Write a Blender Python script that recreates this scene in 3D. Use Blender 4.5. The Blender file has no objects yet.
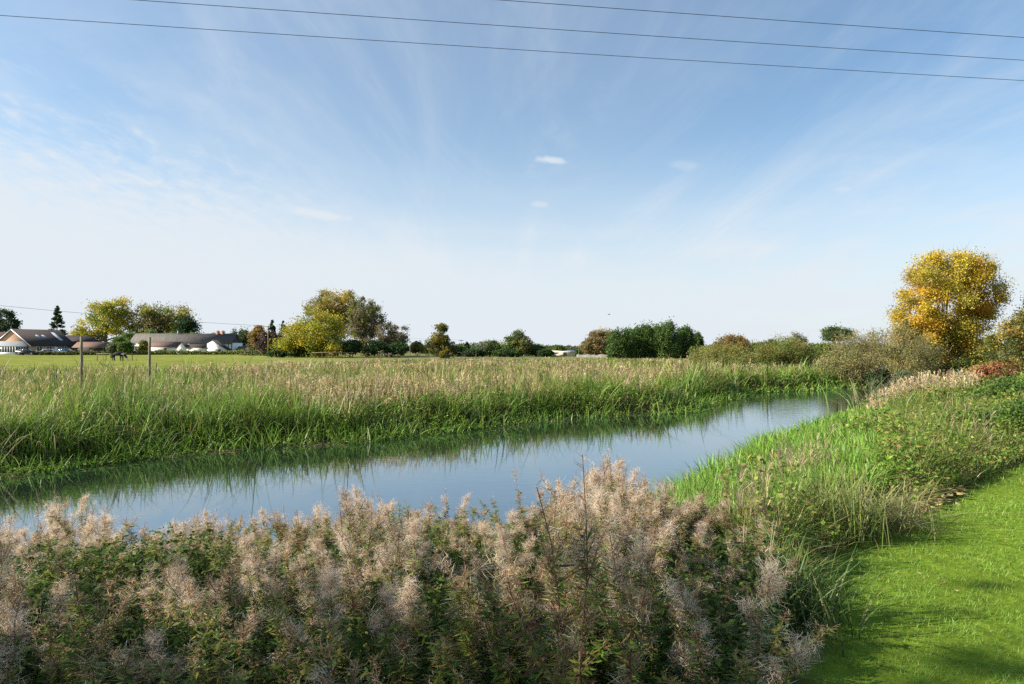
import bpy, math, random, zlib
import numpy as np
from mathutils import Vector

R = math.radians
rng = np.random.default_rng(7)
random.seed(7)
S = bpy.context.scene
COL = S.collection
F, CX, HY, EYE = 683.0, 512.0, 346.0, 1.75      # focal length and horizon in pixels, eye height
WATER = -1.0

# ------------------------------------------------------------------ materials
def new_mat(name):
    m = bpy.data.materials.new(name); m.use_nodes = True
    nt = m.node_tree; nt.nodes.clear()
    return m, nt, nt.nodes, nt.links

def leaf_mat(name, trans=0.3, rough=0.55, spec=0.35):
    """vegetation: the plant's own colour from the 'tint' attribute, part of the light passing through"""
    m, nt, N, L = new_mat(name)
    out = N.new('ShaderNodeOutputMaterial')
    at = N.new('ShaderNodeAttribute'); at.attribute_name = 'tint'
    pr = N.new('ShaderNodeBsdfPrincipled')
    pr.inputs['Roughness'].default_value = rough
    pr.inputs['Specular IOR Level'].default_value = spec
    tr = N.new('ShaderNodeBsdfTranslucent')
    mx = N.new('ShaderNodeMixShader'); mx.inputs[0].default_value = trans
    L.new(at.outputs['Color'], pr.inputs['Base Color'])
    L.new(at.outputs['Color'], tr.inputs['Color'])
    L.new(pr.outputs[0], mx.inputs[1]); L.new(tr.outputs[0], mx.inputs[2])
    L.new(mx.outputs[0], out.inputs[0])
    return m

def solid(name, col, rough=0.7, var=0.25, scale=3.0, spec=0.3, metal=0.0, bump=0.0, stretch=(1, 1, 1)):
    m, nt, N, L = new_mat(name)
    out = N.new('ShaderNodeOutputMaterial')
    pr = N.new('ShaderNodeBsdfPrincipled')
    pr.inputs['Roughness'].default_value = rough
    pr.inputs['Specular IOR Level'].default_value = spec
    pr.inputs['Metallic'].default_value = metal
    tc = N.new('ShaderNodeTexCoord')
    mp = N.new('ShaderNodeMapping'); mp.inputs['Scale'].default_value = stretch
    nz = N.new('ShaderNodeTexNoise'); nz.inputs['Scale'].default_value = scale
    nz.inputs['Detail'].default_value = 6
    cr = N.new('ShaderNodeValToRGB')
    cr.color_ramp.elements[0].position = 0.3; cr.color_ramp.elements[1].position = 0.7
    lo = [c * (1 - var) for c in col]; hi = [min(1, c * (1 + var)) for c in col]
    cr.color_ramp.elements[0].color = (*lo, 1); cr.color_ramp.elements[1].color = (*hi, 1)
    L.new(tc.outputs['Object'], mp.inputs[0]); L.new(mp.outputs[0], nz.inputs['Vector'])
    L.new(nz.outputs[0], cr.inputs[0]); L.new(cr.outputs[0], pr.inputs['Base Color'])
    if bump:
        b = N.new('ShaderNodeBump'); b.inputs['Strength'].default_value = bump
        L.new(nz.outputs[0], b.inputs['Height']); L.new(b.outputs[0], pr.inputs['Normal'])
    L.new(pr.outputs[0], out.inputs[0])
    return m

def brick_mat():
    m, nt, N, L = new_mat('orange_brick')
    out = N.new('ShaderNodeOutputMaterial'); pr = N.new('ShaderNodeBsdfPrincipled')
    pr.inputs['Roughness'].default_value = 0.85
    tc = N.new('ShaderNodeTexCoord'); mp = N.new('ShaderNodeMapping'); mp.inputs['Rotation'].default_value = (R(90), 0, 0)
    bk = N.new('ShaderNodeTexBrick'); bk.inputs['Scale'].default_value = 1.0
    bk.inputs['Color1'].default_value = (.50, .26, .13, 1); bk.inputs['Color2'].default_value = (.42, .22, .12, 1)
    bk.inputs['Mortar'].default_value = (.45, .38, .3, 1)
    bk.inputs['Brick Width'].default_value = .23; bk.inputs['Row Height'].default_value = .075; bk.inputs['Mortar Size'].default_value = .01
    L.new(tc.outputs['Object'], mp.inputs[0]); L.new(mp.outputs[0], bk.inputs['Vector'])
    L.new(bk.outputs['Color'], pr.inputs['Base Color']); L.new(pr.outputs[0], out.inputs[0])
    return m

def ground_mat():
    m, nt, N, L = new_mat('ground_cover')
    out = N.new('ShaderNodeOutputMaterial'); pr = N.new('ShaderNodeBsdfPrincipled')
    pr.inputs['Roughness'].default_value = 1.0; pr.inputs['Specular IOR Level'].default_value = 0.0
    at = N.new('ShaderNodeAttribute'); at.attribute_name = 'tint'
    tc = N.new('ShaderNodeTexCoord')
    n1 = N.new('ShaderNodeTexNoise'); n1.inputs['Scale'].default_value = 9; n1.inputs['Detail'].default_value = 8
    n2 = N.new('ShaderNodeTexNoise'); n2.inputs['Scale'].default_value = .35; n2.inputs['Detail'].default_value = 5
    ad = N.new('ShaderNodeMath'); ad.operation = 'ADD'
    mr = N.new('ShaderNodeMapRange'); mr.inputs[1].default_value = .7; mr.inputs[2].default_value = 1.3
    mr.inputs[3].default_value = .62; mr.inputs[4].default_value = 1.35
    mu = N.new('ShaderNodeVectorMath'); mu.operation = 'SCALE'
    L.new(tc.outputs['Object'], n1.inputs['Vector']); L.new(tc.outputs['Object'], n2.inputs['Vector'])
    L.new(n1.outputs[0], ad.inputs[0]); L.new(n2.outputs[0], ad.inputs[1]); L.new(ad.outputs[0], mr.inputs[0])
    L.new(at.outputs['Color'], mu.inputs[0]); L.new(mr.outputs[0], mu.inputs['Scale'])
    L.new(mu.outputs[0], pr.inputs['Base Color'])
    b = N.new('ShaderNodeBump'); b.inputs['Strength'].default_value = .5; b.inputs['Distance'].default_value = .05
    L.new(n1.outputs[0], b.inputs['Height']); L.new(b.outputs[0], pr.inputs['Normal'])
    L.new(pr.outputs[0], out.inputs[0])
    return m

def water_mat():
    m, nt, N, L = new_mat('river_water')
    out = N.new('ShaderNodeOutputMaterial')
    body = N.new('ShaderNodeBsdfDiffuse'); body.inputs[0].default_value = (.010, .016, .014, 1)
    gl = N.new('ShaderNodeBsdfGlossy'); gl.inputs['Roughness'].default_value = .025; gl.inputs['Color'].default_value = (.84, .94, 1, 1)
    fr = N.new('ShaderNodeFresnel'); fr.inputs[0].default_value = 1.7
    mx = N.new('ShaderNodeMixShader')
    tc = N.new('ShaderNodeTexCoord')
    mp = N.new('ShaderNodeMapping'); mp.inputs['Rotation'].default_value = (0, 0, R(-50)); mp.inputs['Scale'].default_value = (.8, 2.2, 1)
    n1 = N.new('ShaderNodeTexNoise'); n1.inputs['Scale'].default_value = 2.4; n1.inputs['Detail'].default_value = 4; n1.inputs['Roughness'].default_value = .55
    n2 = N.new('ShaderNodeTexNoise'); n2.inputs['Scale'].default_value = .13; n2.inputs['Detail'].default_value = 2
    mr = N.new('ShaderNodeMapRange'); mr.inputs[1].default_value = .35; mr.inputs[2].default_value = .7; mr.inputs[3].default_value = .25; mr.inputs[4].default_value = 1.0
    mu = N.new('ShaderNodeMath'); mu.operation = 'MULTIPLY'
    b = N.new('ShaderNodeBump'); b.inputs['Strength'].default_value = .22; b.inputs['Distance'].default_value = .028
    L.new(tc.outputs['Object'], mp.inputs[0]); L.new(mp.outputs[0], n1.inputs['Vector'])
    L.new(tc.outputs['Object'], n2.inputs['Vector']); L.new(n2.outputs[0], mr.inputs[0])
    L.new(n1.outputs[0], mu.inputs[0]); L.new(mr.outputs[0], mu.inputs[1])
    sx = N.new('ShaderNodeSeparateXYZ'); L.new(tc.outputs['Object'], sx.inputs[0])
    m2 = N.new('ShaderNodeMapRange'); m2.interpolation_type = 'SMOOTHSTEP'; m2.inputs[1].default_value = 5; m2.inputs[2].default_value = 15; m2.inputs[3].default_value = .35; m2.inputs[4].default_value = 1.5
    L.new(sx.outputs[0], m2.inputs[0]); mu2 = N.new('ShaderNodeMath'); mu2.operation = 'MULTIPLY'; L.new(mu.outputs[0], mu2.inputs[0]); L.new(m2.outputs[0], mu2.inputs[1])
    L.new(mu2.outputs[0], b.inputs['Height'])
    for n in (gl, fr): L.new(b.outputs[0], n.inputs['Normal'])
    fm = N.new('ShaderNodeMapRange'); fm.inputs[3].default_value = .32; fm.inputs[4].default_value = 1.0; L.new(fr.outputs[0], fm.inputs[0])
    L.new(fm.outputs[0], mx.inputs[0]); L.new(body.outputs[0], mx.inputs[1]); L.new(gl.outputs[0], mx.inputs[2])
    L.new(mx.outputs[0], out.inputs[0])
    return m

M = dict(
    leaf=leaf_mat('foliage', .42, .6, .25), blade=leaf_mat('grass_blade', .35, .5, .35), fluff=leaf_mat('seed_fluff', .45, .9, .05),
    ground=ground_mat(), water=water_mat(), brick=brick_mat(),
    bark=solid('bark', (.13, .10, .07), .9, .4, 6, .1, 0, .4, (3, 3, .6)),
    railwood=solid('old_rail_wood', (.17, .14, .10), .9, .3, 8),
    greybark=solid('grey_bark', (.24, .21, .17), .9, .35, 6, .1, 0, .4, (3, 3, .6)),
    wood=solid('weathered_wood', (.20, .175, .125), .9, .35, 8, .15, 0, .4, (4, 4, .5)),
    white=solid('white_render', (.80, .80, .78), .8, .05, 2),
    frame=solid('white_frame', (.82, .82, .82), .45, .03, 2),
    slate=solid('dark_slate', (.05, .043, .042), .9, .35, 4, .1, 0, .2, (1, 1, 4)),
    tiles=solid('brown_tiles', (.16, .10, .075), .8, .35, 4, .2, 0, .2, (1, 1, 4)),
    greyroof=solid('grey_sheet_roof', (.11, .10, .09), .95, .35, 2, .2, 0, .1, (3, .3, .3)),
    glass=solid('window_glass', (.05, .07, .09), .08, .2, 1, .8),
    darkwood=solid('dark_timber', (.05, .04, .035), .8, .3, 5),
    stone=solid('grey_stone', (.22, .205, .18), .9, .35, 2.5, .2, 0, .3),
    terracotta=solid('terracotta', (.42, .20, .11), .8, .2, 6),
    solar=solid('roof_glazing', (.35, .42, .5), .15, .1, 1, .8),
    wire=solid('wire', (.06, .07, .10), .5, .1, 1),
    rubber=solid('rubber', (.02, .02, .02), .8, .2, 4),
    black=solid('black_paint', (.02, .02, .025), .3, .1, 2, .5),
    silver=solid('silver_paint', (.45, .43, .43), .3, .08, 2, .5),
    bluep=solid('blue_paint', (.12, .22, .38), .3, .08, 2, .5),
    cream=solid('cream_paint', (.62, .58, .50), .7, .08, 2),
)
def horse_mat():
    m, nt, N, L = new_mat('piebald_coat')
    out = N.new('ShaderNodeOutputMaterial'); pr = N.new('ShaderNodeBsdfPrincipled'); pr.inputs['Roughness'].default_value = .8; pr.inputs['Specular IOR Level'].default_value = .1
    tc = N.new('ShaderNodeTexCoord'); nz = N.new('ShaderNodeTexNoise'); nz.inputs['Scale'].default_value = 1.1; nz.inputs['Detail'].default_value = 1
    cr = N.new('ShaderNodeValToRGB'); cr.color_ramp.elements[0].position = .56; cr.color_ramp.elements[1].position = .60
    cr.color_ramp.elements[0].color = (.018, .018, .02, 1); cr.color_ramp.elements[1].color = (.6, .58, .55, 1)
    L.new(tc.outputs['Object'], nz.inputs['Vector']); L.new(nz.outputs[0], cr.inputs[0]); L.new(cr.outputs[0], pr.inputs['Base Color'])
    L.new(pr.outputs[0], out.inputs[0]); return m
M['horse'] = horse_mat()

# ------------------------------------------------------------------ object helpers
def tag(o, label=None, cat=None, group=None, kind=None):
    for k, v in (('label', label), ('category', cat), ('group', group), ('kind', kind)):
        if v: o[k] = v
    return o

def link(name, me, mat, parent=None, loc=None):
    o = bpy.data.objects.new(name, me); COL.objects.link(o)
    if mat is not None and not me.materials: me.materials.append(mat)
    if parent is not None: o.parent = parent
    if loc is not None: o.location = loc
    return o

def empty(name, loc, label, cat, group=None, rz=0):
    o = bpy.data.objects.new(name, None); COL.objects.link(o)
    o.location = loc; o.rotation_euler = (0, 0, rz); o.empty_display_size = .2
    return tag(o, label, cat, group)

class MB:
    """collects faces; build() makes one mesh"""
    def __init__(s): s.v, s.f, s.c, s.n = [], [], [], 0
    def add(s, verts, faces, tint=None):
        verts = np.asarray(verts, np.float32).reshape(-1, 3)
        s.v.append(verts)
        for f in faces:
            f = np.asarray(f, np.int32)
            if f.size: s.f.append(f + s.n)
        s.c.append(np.ones((len(verts), 3), np.float32) if tint is None else np.asarray(tint, np.float32).reshape(-1, 3))
        s.n += len(verts)
    def strands(s, pts, wid, wdir, t0, t1=None):
        """pts (N,K,3) centre lines, wid (N,K), wdir (N,3); the last point is the tip"""
        N_, K = pts.shape[:2]
        if N_ == 0: return
        t1 = t0 if t1 is None else t1
        off = wdir[:, None, :] * wid[:, :, None] * .5
        l, r = pts[:, :-1] - off[:, :-1], pts[:, :-1] + off[:, :-1]
        body = np.stack([l, r], 2).reshape(N_, 2 * (K - 1), 3)
        v = np.concatenate([body, pts[:, -1:]], 1)
        n = 2 * (K - 1) + 1
        base = (np.arange(N_) * n)[:, None]
        faces = []
        for k in range(K - 2):
            faces.append(base + np.array([[2 * k, 2 * k + 1, 2 * k + 3, 2 * k + 2]]))
        faces.append(base + np.array([[2 * K - 4, 2 * K - 3, 2 * K - 2]]))
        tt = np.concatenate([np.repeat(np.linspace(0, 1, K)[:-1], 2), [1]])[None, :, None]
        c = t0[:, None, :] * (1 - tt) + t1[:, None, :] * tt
        s.add(v, faces, c)
    def leaves(s, p, d, u, ln, wd, tint, fold=.15):
        """diamond leaves at p pointing along d, wide along u"""
        if len(p) == 0: return
        nrm = np.cross(d, u)
        a = p; b = p + d * (ln * .45)[:, None] + u * (wd * .5)[:, None] + nrm * (wd * fold)[:, None]
        e = p + d * (ln * .45)[:, None] - u * (wd * .5)[:, None] + nrm * (wd * fold)[:, None]
        t = p + d * ln[:, None]
        v = np.stack([a, b, t, e], 1)
        base = (np.arange(len(p)) * 4)[:, None]
        s.add(v, [base + np.array([[0, 1, 2]]), base + np.array([[0, 2, 3]])], np.repeat(tint[:, None, :], 4, 1))
    def tube(s, pts, rad, sides=7, cap=True):
        pts = np.asarray(pts, float); rad = np.asarray(rad, float) * np.ones(len(pts))
        rings = []
        for i, p in enumerate(pts):
            t = pts[min(i + 1, len(pts) - 1)] - pts[max(i - 1, 0)]
            t = t / (np.linalg.norm(t) + 1e-9)
            a = np.array([1, 0, 0]) if abs(t[0]) < .8 else np.array([0, 1, 0])
            x = np.cross(t, a); x /= np.linalg.norm(x); y = np.cross(t, x)
            an = np.linspace(0, 2 * np.pi, sides, endpoint=False)
            rings.append(p + rad[i] * (np.cos(an)[:, None] * x + np.sin(an)[:, None] * y))
        v = np.concatenate(rings); f = []
        for i in range(len(pts) - 1):
            for k in range(sides):
                f.append([i * sides + k, i * sides + (k + 1) % sides, (i + 1) * sides + (k + 1) % sides, (i + 1) * sides + k])
        fs = [np.array(f)]
        if cap:
            top = [[(len(pts) - 1) * sides + k for k in range(sides)]]
            fs.append(np.array(top)); fs.append(np.array([[k for k in range(sides)][::-1]]))
        s.add(v, fs)
    def poly(s, verts, faces):
        s.add(verts, [np.array([f]) for f in faces])
    def box(s, lo, hi):
        x0, y0, z0 = lo; x1, y1, z1 = hi
        s.add([(x0, y0, z0), (x1, y0, z0), (x1, y1, z0), (x0, y1, z0), (x0, y0, z1), (x1, y0, z1), (x1, y1, z1), (x0, y1, z1)],
              [np.array([[0, 3, 2, 1], [4, 5, 6, 7], [0, 1, 5, 4], [1, 2, 6, 5], [2, 3, 7, 6], [3, 0, 4, 7]])])
    def mesh(s, name, smooth=False):
        me = bpy.data.meshes.new(name)
        v = np.concatenate(s.v); me.vertices.add(len(v)); me.vertices.foreach_set('co', v.ravel())
        lv = np.concatenate([f.ravel() for f in s.f]).astype(np.int32)
        cnt = np.concatenate([np.full(len(f), f.shape[1], np.int32) for f in s.f])
        st = np.concatenate([[0], np.cumsum(cnt)[:-1]]).astype(np.int32)
        me.loops.add(len(lv)); me.loops.foreach_set('vertex_index', lv)
        me.polygons.add(len(cnt)); me.polygons.foreach_set('loop_start', st)
        if smooth: me.polygons.foreach_set('use_smooth', np.ones(len(cnt), bool))
        me.update(calc_edges=True)
        ca = me.attributes.new('tint', 'FLOAT_COLOR', 'POINT')
        c = np.concatenate(s.c); ca.data.foreach_set('color', np.concatenate([c, np.ones((len(c), 1), np.float32)], 1).astype(np.float32).ravel())
        return me
    def build(s, name, mat, parent=None, loc=None, smooth=False):
        return link(name, s.mesh(name, smooth), mat, parent, loc)

def unit(v): return v / (np.linalg.norm(v, axis=-1, keepdims=True) + 1e-9)
def rdir(n): return unit(rng.normal(size=(n, 3)))
def hdir(az): return np.stack([np.cos(az), np.sin(az), np.zeros_like(az)], -1)
def pick(pal, n, jit=.18):
    pal = np.array(pal, float); c = pal[rng.integers(0, len(pal), n)]
    return np.clip(c * (1 + rng.normal(0, jit, (n, 1))) * (1 + rng.normal(0, jit * .35, (n, 3))), .004, .9)

def vnoise(x, y, sc, seed=0):
    x = np.asarray(x, float) / sc + 1000 + seed * 37.7; y = np.asarray(y, float) / sc + 1000 + seed * 17.3
    xi, yi = np.floor(x).astype(int), np.floor(y).astype(int); fx, fy = x - xi, y - yi
    fx, fy = fx * fx * (3 - 2 * fx), fy * fy * (3 - 2 * fy)
    def h(a, b):
        n = (a * 374761393 + b * 668265263 + seed * 974711) & 0x7fffffff
        n = ((n ^ (n >> 13)) * 1274126177) & 0x7fffffff
        return ((n ^ (n >> 16)) & 0xffff) / 65535.
    return (h(xi, yi) * (1 - fx) + h(xi + 1, yi) * fx) * (1 - fy) + (h(xi, yi + 1) * (1 - fx) + h(xi + 1, yi + 1) * fx) * fy
def fbm(x, y, sc, seed=0): return .55 * vnoise(x, y, sc, seed) + .3 * vnoise(x, y, sc / 2.1, seed + 1) + .15 * vnoise(x, y, sc / 4.7, seed + 2)
def sst(a, b, x):
    t = np.clip((np.asarray(x, float) - a) / (b - a), 0, 1); return t * t * (3 - 2 * t)

# ------------------------------------------------------------------ terrain
FAR = np.array([(-300, -30), (-90, 0), (-40, 7), (-25, 10), (-14, 13.2), (-10.7, 14.6), (-9.4, 16.4), (-8.4, 17.4), (-6.2, 19.2), (-4.3, 19.7), (-1.6, 22.4),
                (2, 26.2), (7.2, 28.2), (9, 31.5), (13.6, 39.5), (20.3, 43.5), (27.5, 49), (40, 54), (80, 75), (200, 120), (600, 200)], float)
NEAR = np.array([(-300, -44), (-90, -12), (-40, -2), (-25, 3), (-12, 6.0), (-7, 7.2), (-3, 8.0), (0, 8.6), (1.6, 9.0), (2.5, 10.0), (3.5, 11.9), (4.6, 13.8), (7.3, 17.8), (12.4, 25),
                 (16.4, 29), (28, 37.5), (40, 46), (80, 67), (200, 112), (600, 190)], float)
LAWN = np.array([(1.0, 1.0), (1.2, 2.5), (1.5, 3.5), (2.0, 4.6), (2.4, 5.4), (3.4, 6.35), (4.7, 7.6), (7.5, 10.1), (12, 14), (20, 20), (60, 50)], float)

def pdist(x, y, P):
    x = np.asarray(x, float); y = np.asarray(y, float); best = np.full(x.shape, 1e9)
    for (ax, ay), (bx, by) in zip(P[:-1], P[1:]):
        dx, dy = bx - ax, by - ay
        t = np.clip(((x - ax) * dx + (y - ay) * dy) / (dx * dx + dy * dy), 0, 1)
        best = np.minimum(best, (x - ax - t * dx) ** 2 + (y - ay - t * dy) ** 2)
    return np.sqrt(best)
def sfar(x, y):   # distance inland from the far bank, negative over the water
    return pdist(x, y, FAR) * np.sign(np.asarray(y) - np.interp(x, FAR[:, 0], FAR[:, 1]))
def snear(x, y):
    return pdist(x, y, NEAR) * np.sign(np.interp(x, NEAR[:, 0], NEAR[:, 1]) - np.asarray(y))
def ylawn(x): return np.interp(x, LAWN[:, 0], LAWN[:, 1])
def gz(x, y):
    x = np.asarray(x, float); y = np.asarray(y, float)
    sf, sn = sfar(x, y), snear(x, y)
    zf = np.where(sf > 0, -1.05 + .65 * sst(0, 1.8, sf), -1.05 - .8 * sst(0, 1.5, -sf))
    zn = np.where(sn > 0, -1.05 + 1.05 * sst(-.2, 3.0, sn), -1.05 - .8 * sst(0, 1.5, -sn))
    z = np.where(sf > -1.5, zf, np.where(sn > -1.5, zn, -1.85))
    z = np.where((sf > -1.5) & (sn > -1.5), np.maximum(zf, zn), z)
    rough = (fbm(x, y, 3, 5) - .5) * .16 * np.clip(sst(.5, 2, sf) + sst(.5, 2, sn) * (1 - ((x > .8) & (y < ylawn(x) + .4))), 0, 1)
    return z + rough
def at(px, d, py=None):
    x = (px - CX) / F * d
    return np.array([x, d, float(gz(np.array([x]), np.array([d]))[0]) if py is None else EYE + (HY - py) / F * d])

def axis(fine_lo, fine_hi, step, lo, hi, g=1.14):
    a = list(np.arange(fine_lo, fine_hi + 1e-6, step)); s_ = step
    while a[-1] < hi: s_ *= g; a.append(a[-1] + s_)
    s_ = step
    while a[0] > lo: s_ *= g; a.insert(0, a[0] - s_)
    return np.array(a)
gx = axis(-16, 22, .3, -3500, 3500); gy = axis(-2, 48, .3, -400, 5000)
X, Y = np.meshgrid(gx, gy); xs, ys = X.ravel(), Y.ravel(); zs = gz(xs, ys)
sf, sn = sfar(xs, ys), snear(xs, ys)
dirt = np.array([.055, .045, .025]); lawnc = np.array([.13, .20, .022]); roughc = np.array([.10, .10, .035]); past = np.array([.185, .205, .05])
tint = np.tile(dirt, (len(xs), 1))
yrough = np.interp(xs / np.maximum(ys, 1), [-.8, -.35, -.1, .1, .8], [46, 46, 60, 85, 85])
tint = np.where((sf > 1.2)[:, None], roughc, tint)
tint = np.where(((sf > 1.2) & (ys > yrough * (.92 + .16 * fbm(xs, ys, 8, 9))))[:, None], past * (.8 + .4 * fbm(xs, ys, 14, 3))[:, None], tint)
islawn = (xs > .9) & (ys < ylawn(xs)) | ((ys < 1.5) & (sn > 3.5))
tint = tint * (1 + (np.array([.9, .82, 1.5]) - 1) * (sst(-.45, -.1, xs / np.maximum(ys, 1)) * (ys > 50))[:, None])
tint = np.where((islawn & (sn > 1))[:, None], lawnc, tint)
nx, ny = len(gx), len(gy)
idx = np.arange(nx * ny).reshape(ny, nx)
q = np.stack([idx[:-1, :-1], idx[:-1, 1:], idx[1:, 1:], idx[1:, :-1]], -1).reshape(-1, 4)
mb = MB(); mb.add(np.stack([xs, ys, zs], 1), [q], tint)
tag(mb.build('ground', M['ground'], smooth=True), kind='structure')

mb = MB()
wx = np.array([-300, -90, -40, -25, -12, -7, 0, 4, 8, 13, 20, 30, 45, 80, 200, 600], float)
top = np.interp(wx, FAR[:, 0], FAR[:, 1]) + 1.2; bot = np.interp(wx, NEAR[:, 0], NEAR[:, 1]) - 1.2
v = np.concatenate([np.stack([wx, bot, np.full(len(wx), WATER)], 1), np.stack([wx, top, np.full(len(wx), WATER)], 1)])
n = len(wx); mb.add(v, [np.array([[i, i + 1, n + i + 1, n + i] for i in range(n - 1)])])
tag(mb.build('river_water', M['water']), kind='structure')

# ------------------------------------------------------------------ grasses and reeds (masses nobody could count)
def blades(mb, x, y, h, w, t0, t1, lean=.12, curve=.25, seg=3, az=None, z=None):
    n = len(x)
    if n == 0: return
    az = rng.uniform(0, 2 * np.pi, n) if az is None else az
    ln = np.minimum(np.abs(rng.normal(0, 1, n)), 1.8) * lean; cv = np.minimum(np.abs(rng.normal(0, 1, n)), 1.8) * curve + .03
    t = np.linspace(0, 1, seg + 1)[None, :]
    hor = h[:, None] * (ln[:, None] * t + cv[:, None] * t ** 2.2)
    z0 = (gz(x, y) if z is None else z) - .03
    zz = z0[:, None] + h[:, None] * (t - .38 * np.minimum(cv, 1.1)[:, None] * t ** 2.6)
    d = hdir(az)
    pts = np.stack([x[:, None] + d[:, :1] * hor, y[:, None] + d[:, 1:2] * hor, zz], -1)
    wd = w[:, None] * (1 - t ** 1.8) ** .8 * (.75 + .25 * np.minimum(1, 3 * t))
    wdir = hdir(az + np.pi / 2 + rng.normal(0, .7, n))
    mb.strands(pts, wd, wdir, t0, t1)

def plumes(mb, x, y, h, pal, k=9, spread=.10, ln=.22, wd=.012):
    """a thin stalk carrying a loose drooping feathery head"""
    n = len(x); z = gz(x, y); az = rng.uniform(0, 6.28, n); tilt = np.abs(rng.normal(0, .13, n))
    t = np.array([0, .5, 1.])[None, :]
    d = hdir(az); hor = h[:, None] * tilt[:, None] * t ** 1.6
    P = np.stack([x[:, None] + d[:, :1] * hor, y[:, None] + d[:, 1:2] * hor, z[:, None] + h[:, None] * t], -1)
    c = pick(pal, n, .15); w = np.full((n, 3), 1.) * np.asarray(wd).reshape(-1, 1) * .55
    mb.strands(P, w, hdir(rng.uniform(0, 6.28, n)), c * .75, c)
    tp = np.repeat(P[:, 2], k, 0); cc = np.repeat(c, k, 0) * (1 + rng.normal(0, .12, (n * k, 1)))
    sc = np.repeat(np.asarray(ln) * np.ones(n), k)
    st = tp - np.stack([np.zeros(n * k), np.zeros(n * k), rng.uniform(0, 1, n * k) * sc], -1)
    dv = hdir(rng.uniform(0, 6.28, n * k)) * rng.uniform(.3, 1, (n * k, 1)) * .35 + np.array([0, 0, .55]) + np.repeat(d, k, 0) * .25
    mid = st + dv * sc[:, None] * .5; en = mid + (dv * np.array([1.2, 1.2, .2])) * sc[:, None] * .5
    wv = np.repeat(np.asarray(wd) * np.ones(n), k)[:, None] * np.array([[.7, 1.3, 0]])
    mb.strands(np.stack([st, mid, en], 1), wv, hdir(rng.uniform(0, 6.28, n * k)), np.clip(cc, 0, .9))

def scatter(n, d0, d1, t0=-.98, t1=.98):
    d = np.exp(rng.uniform(math.log(d0), math.log(d1), n)); x = rng.uniform(t0, t1, n) * d
    return x, d

GREEN = [(.115, .215, .024), (.15, .255, .028), (.085, .16, .022), (.20, .28, .045)]
OLIVE = [(.18, .20, .05), (.23, .23, .06), (.13, .165, .035), (.27, .24, .09)]
TAN = [(.52, .41, .25), (.58, .48, .30), (.46, .36, .22), (.55, .44, .29)]
STRAW = [(.33, .28, .11), (.38, .32, .15), (.28, .25, .08)]

# the water margin of the far bank
mb = MB()
x, y = scatter(150000, 11, 62); s_ = sfar(x, y)
k = (s_ > -.35 - .6 * fbm(x, y, 1.7, 4)) & (s_ < 3.0) & (rng.random(len(x)) < .25 + .9 * fbm(x, y, 1.3, 8)); x, y = x[k], y[k]
n = len(x); c = pick(GREEN, n)
hh = (.26 + .62 * fbm(x, y, 1.6, 21)) * rng.uniform(.55, 1.2, n)
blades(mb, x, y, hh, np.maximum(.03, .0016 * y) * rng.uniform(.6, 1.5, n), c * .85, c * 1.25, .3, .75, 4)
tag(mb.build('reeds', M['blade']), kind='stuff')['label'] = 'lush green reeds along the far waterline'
mb = MB()
x, y = scatter(150000, 12, 60); s_ = sfar(x, y)
k = (s_ > -.45) & (s_ < 2.6) & (fbm(x, y, 1.2, 57) > .46); x, y, s_ = x[k], y[k], s_[k]; n = len(x)
z = np.maximum(gz(x, y), WATER) + (.10 + .75 * fbm(x, y, 1.4, 58) * sst(-.5, 1.2, s_)) * rng.uniform(.1, 1.0, n) ** .6
c = pick([(.14, .26, .03), (.19, .31, .04), (.10, .20, .025), (.25, .30, .06)], n)
d = unit(rdir(n) * np.array([1, 1, .5]) + np.array([0, -.2, .1])); u = unit(np.cross(d, rdir(n)))
mb.leaves(np.stack([x, y, z], -1), d, u, np.maximum(.07, .0042 * y) * rng.uniform(.6, 1.5, n), np.maximum(.035, .0022 * y) * rng.uniform(.6, 1.4, n), c)
tag(mb.build('waterside_herbs', M['leaf']), kind='stuff')['label'] = 'leafy green herbs at the foot of the far bank'

mb = MB()
x, y = scatter(60000, 13, 45); s_ = sfar(x, y); k = (s_ > -.75) & (s_ < .05) & (fbm(x, y, 1.6, 93) > .56); x, y = x[k], y[k]; n = len(x); az = rng.uniform(0, 6.28, n); L_ = rng.uniform(.1, .4, n)[:, None]
p0 = np.stack([x, y, np.full(n, WATER + .012)], -1) + np.array([0, 0, .02]) * rng.random((n, 1)); dv = hdir(az)
mb.strands(np.stack([p0, p0 + dv * L_ * .5, p0 + dv * L_ + [0, 0, .02]], 1), np.array([[.02, .018, 0]]) * np.ones((n, 1)), hdir(az + 1.57), pick([(.30, .22, .12), (.24, .2, .09), (.36, .28, .16), (.16, .2, .05)], n))
tag(mb.build('floating_litter', M['blade']), kind='stuff')['label'] = 'floating dead straw along the far waterline'
# the high bank vegetation behind it and the rough meadow beyond
def ymaxf(x, y): return np.interp(x / y, [-.8, -.45, -.3, -.1, .2, .8], [53, 56, 78, 102, 106, 90])
def tussocks(n, m, d0, d1, t0=-.98, t1=.98, sp=.11):
    x, y = scatter(n, d0, d1, t0, t1); i = np.repeat(np.arange(n), m)
    return x, y, i, rng.normal(0, 1, n * m), rng.normal(0, 1, n * m)
mb = MB(); mt = MB()
x0, y0, i_, jx, jy = tussocks(30000, 15, 12, 108); s0 = sfar(x0, y0)
k0 = (s0 > .7) & ((s0 > 3.2) | (fbm(x0, y0, 1.3, 83) > .40)) & (y0 < ymaxf(x0, y0) * (.92 + .16 * fbm(x0, y0, 8, 9)))
n0 = len(x0); r = rng.random(n0)
tanm = sst(.47, .58, fbm(x0, y0, 5.0, 31)) * sst(1.0, 2.2, s0); gm = sst(.42, .58, fbm(x0, y0, 6, 77))
edge = 1 - sst(3.0, 8, s0)
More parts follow.
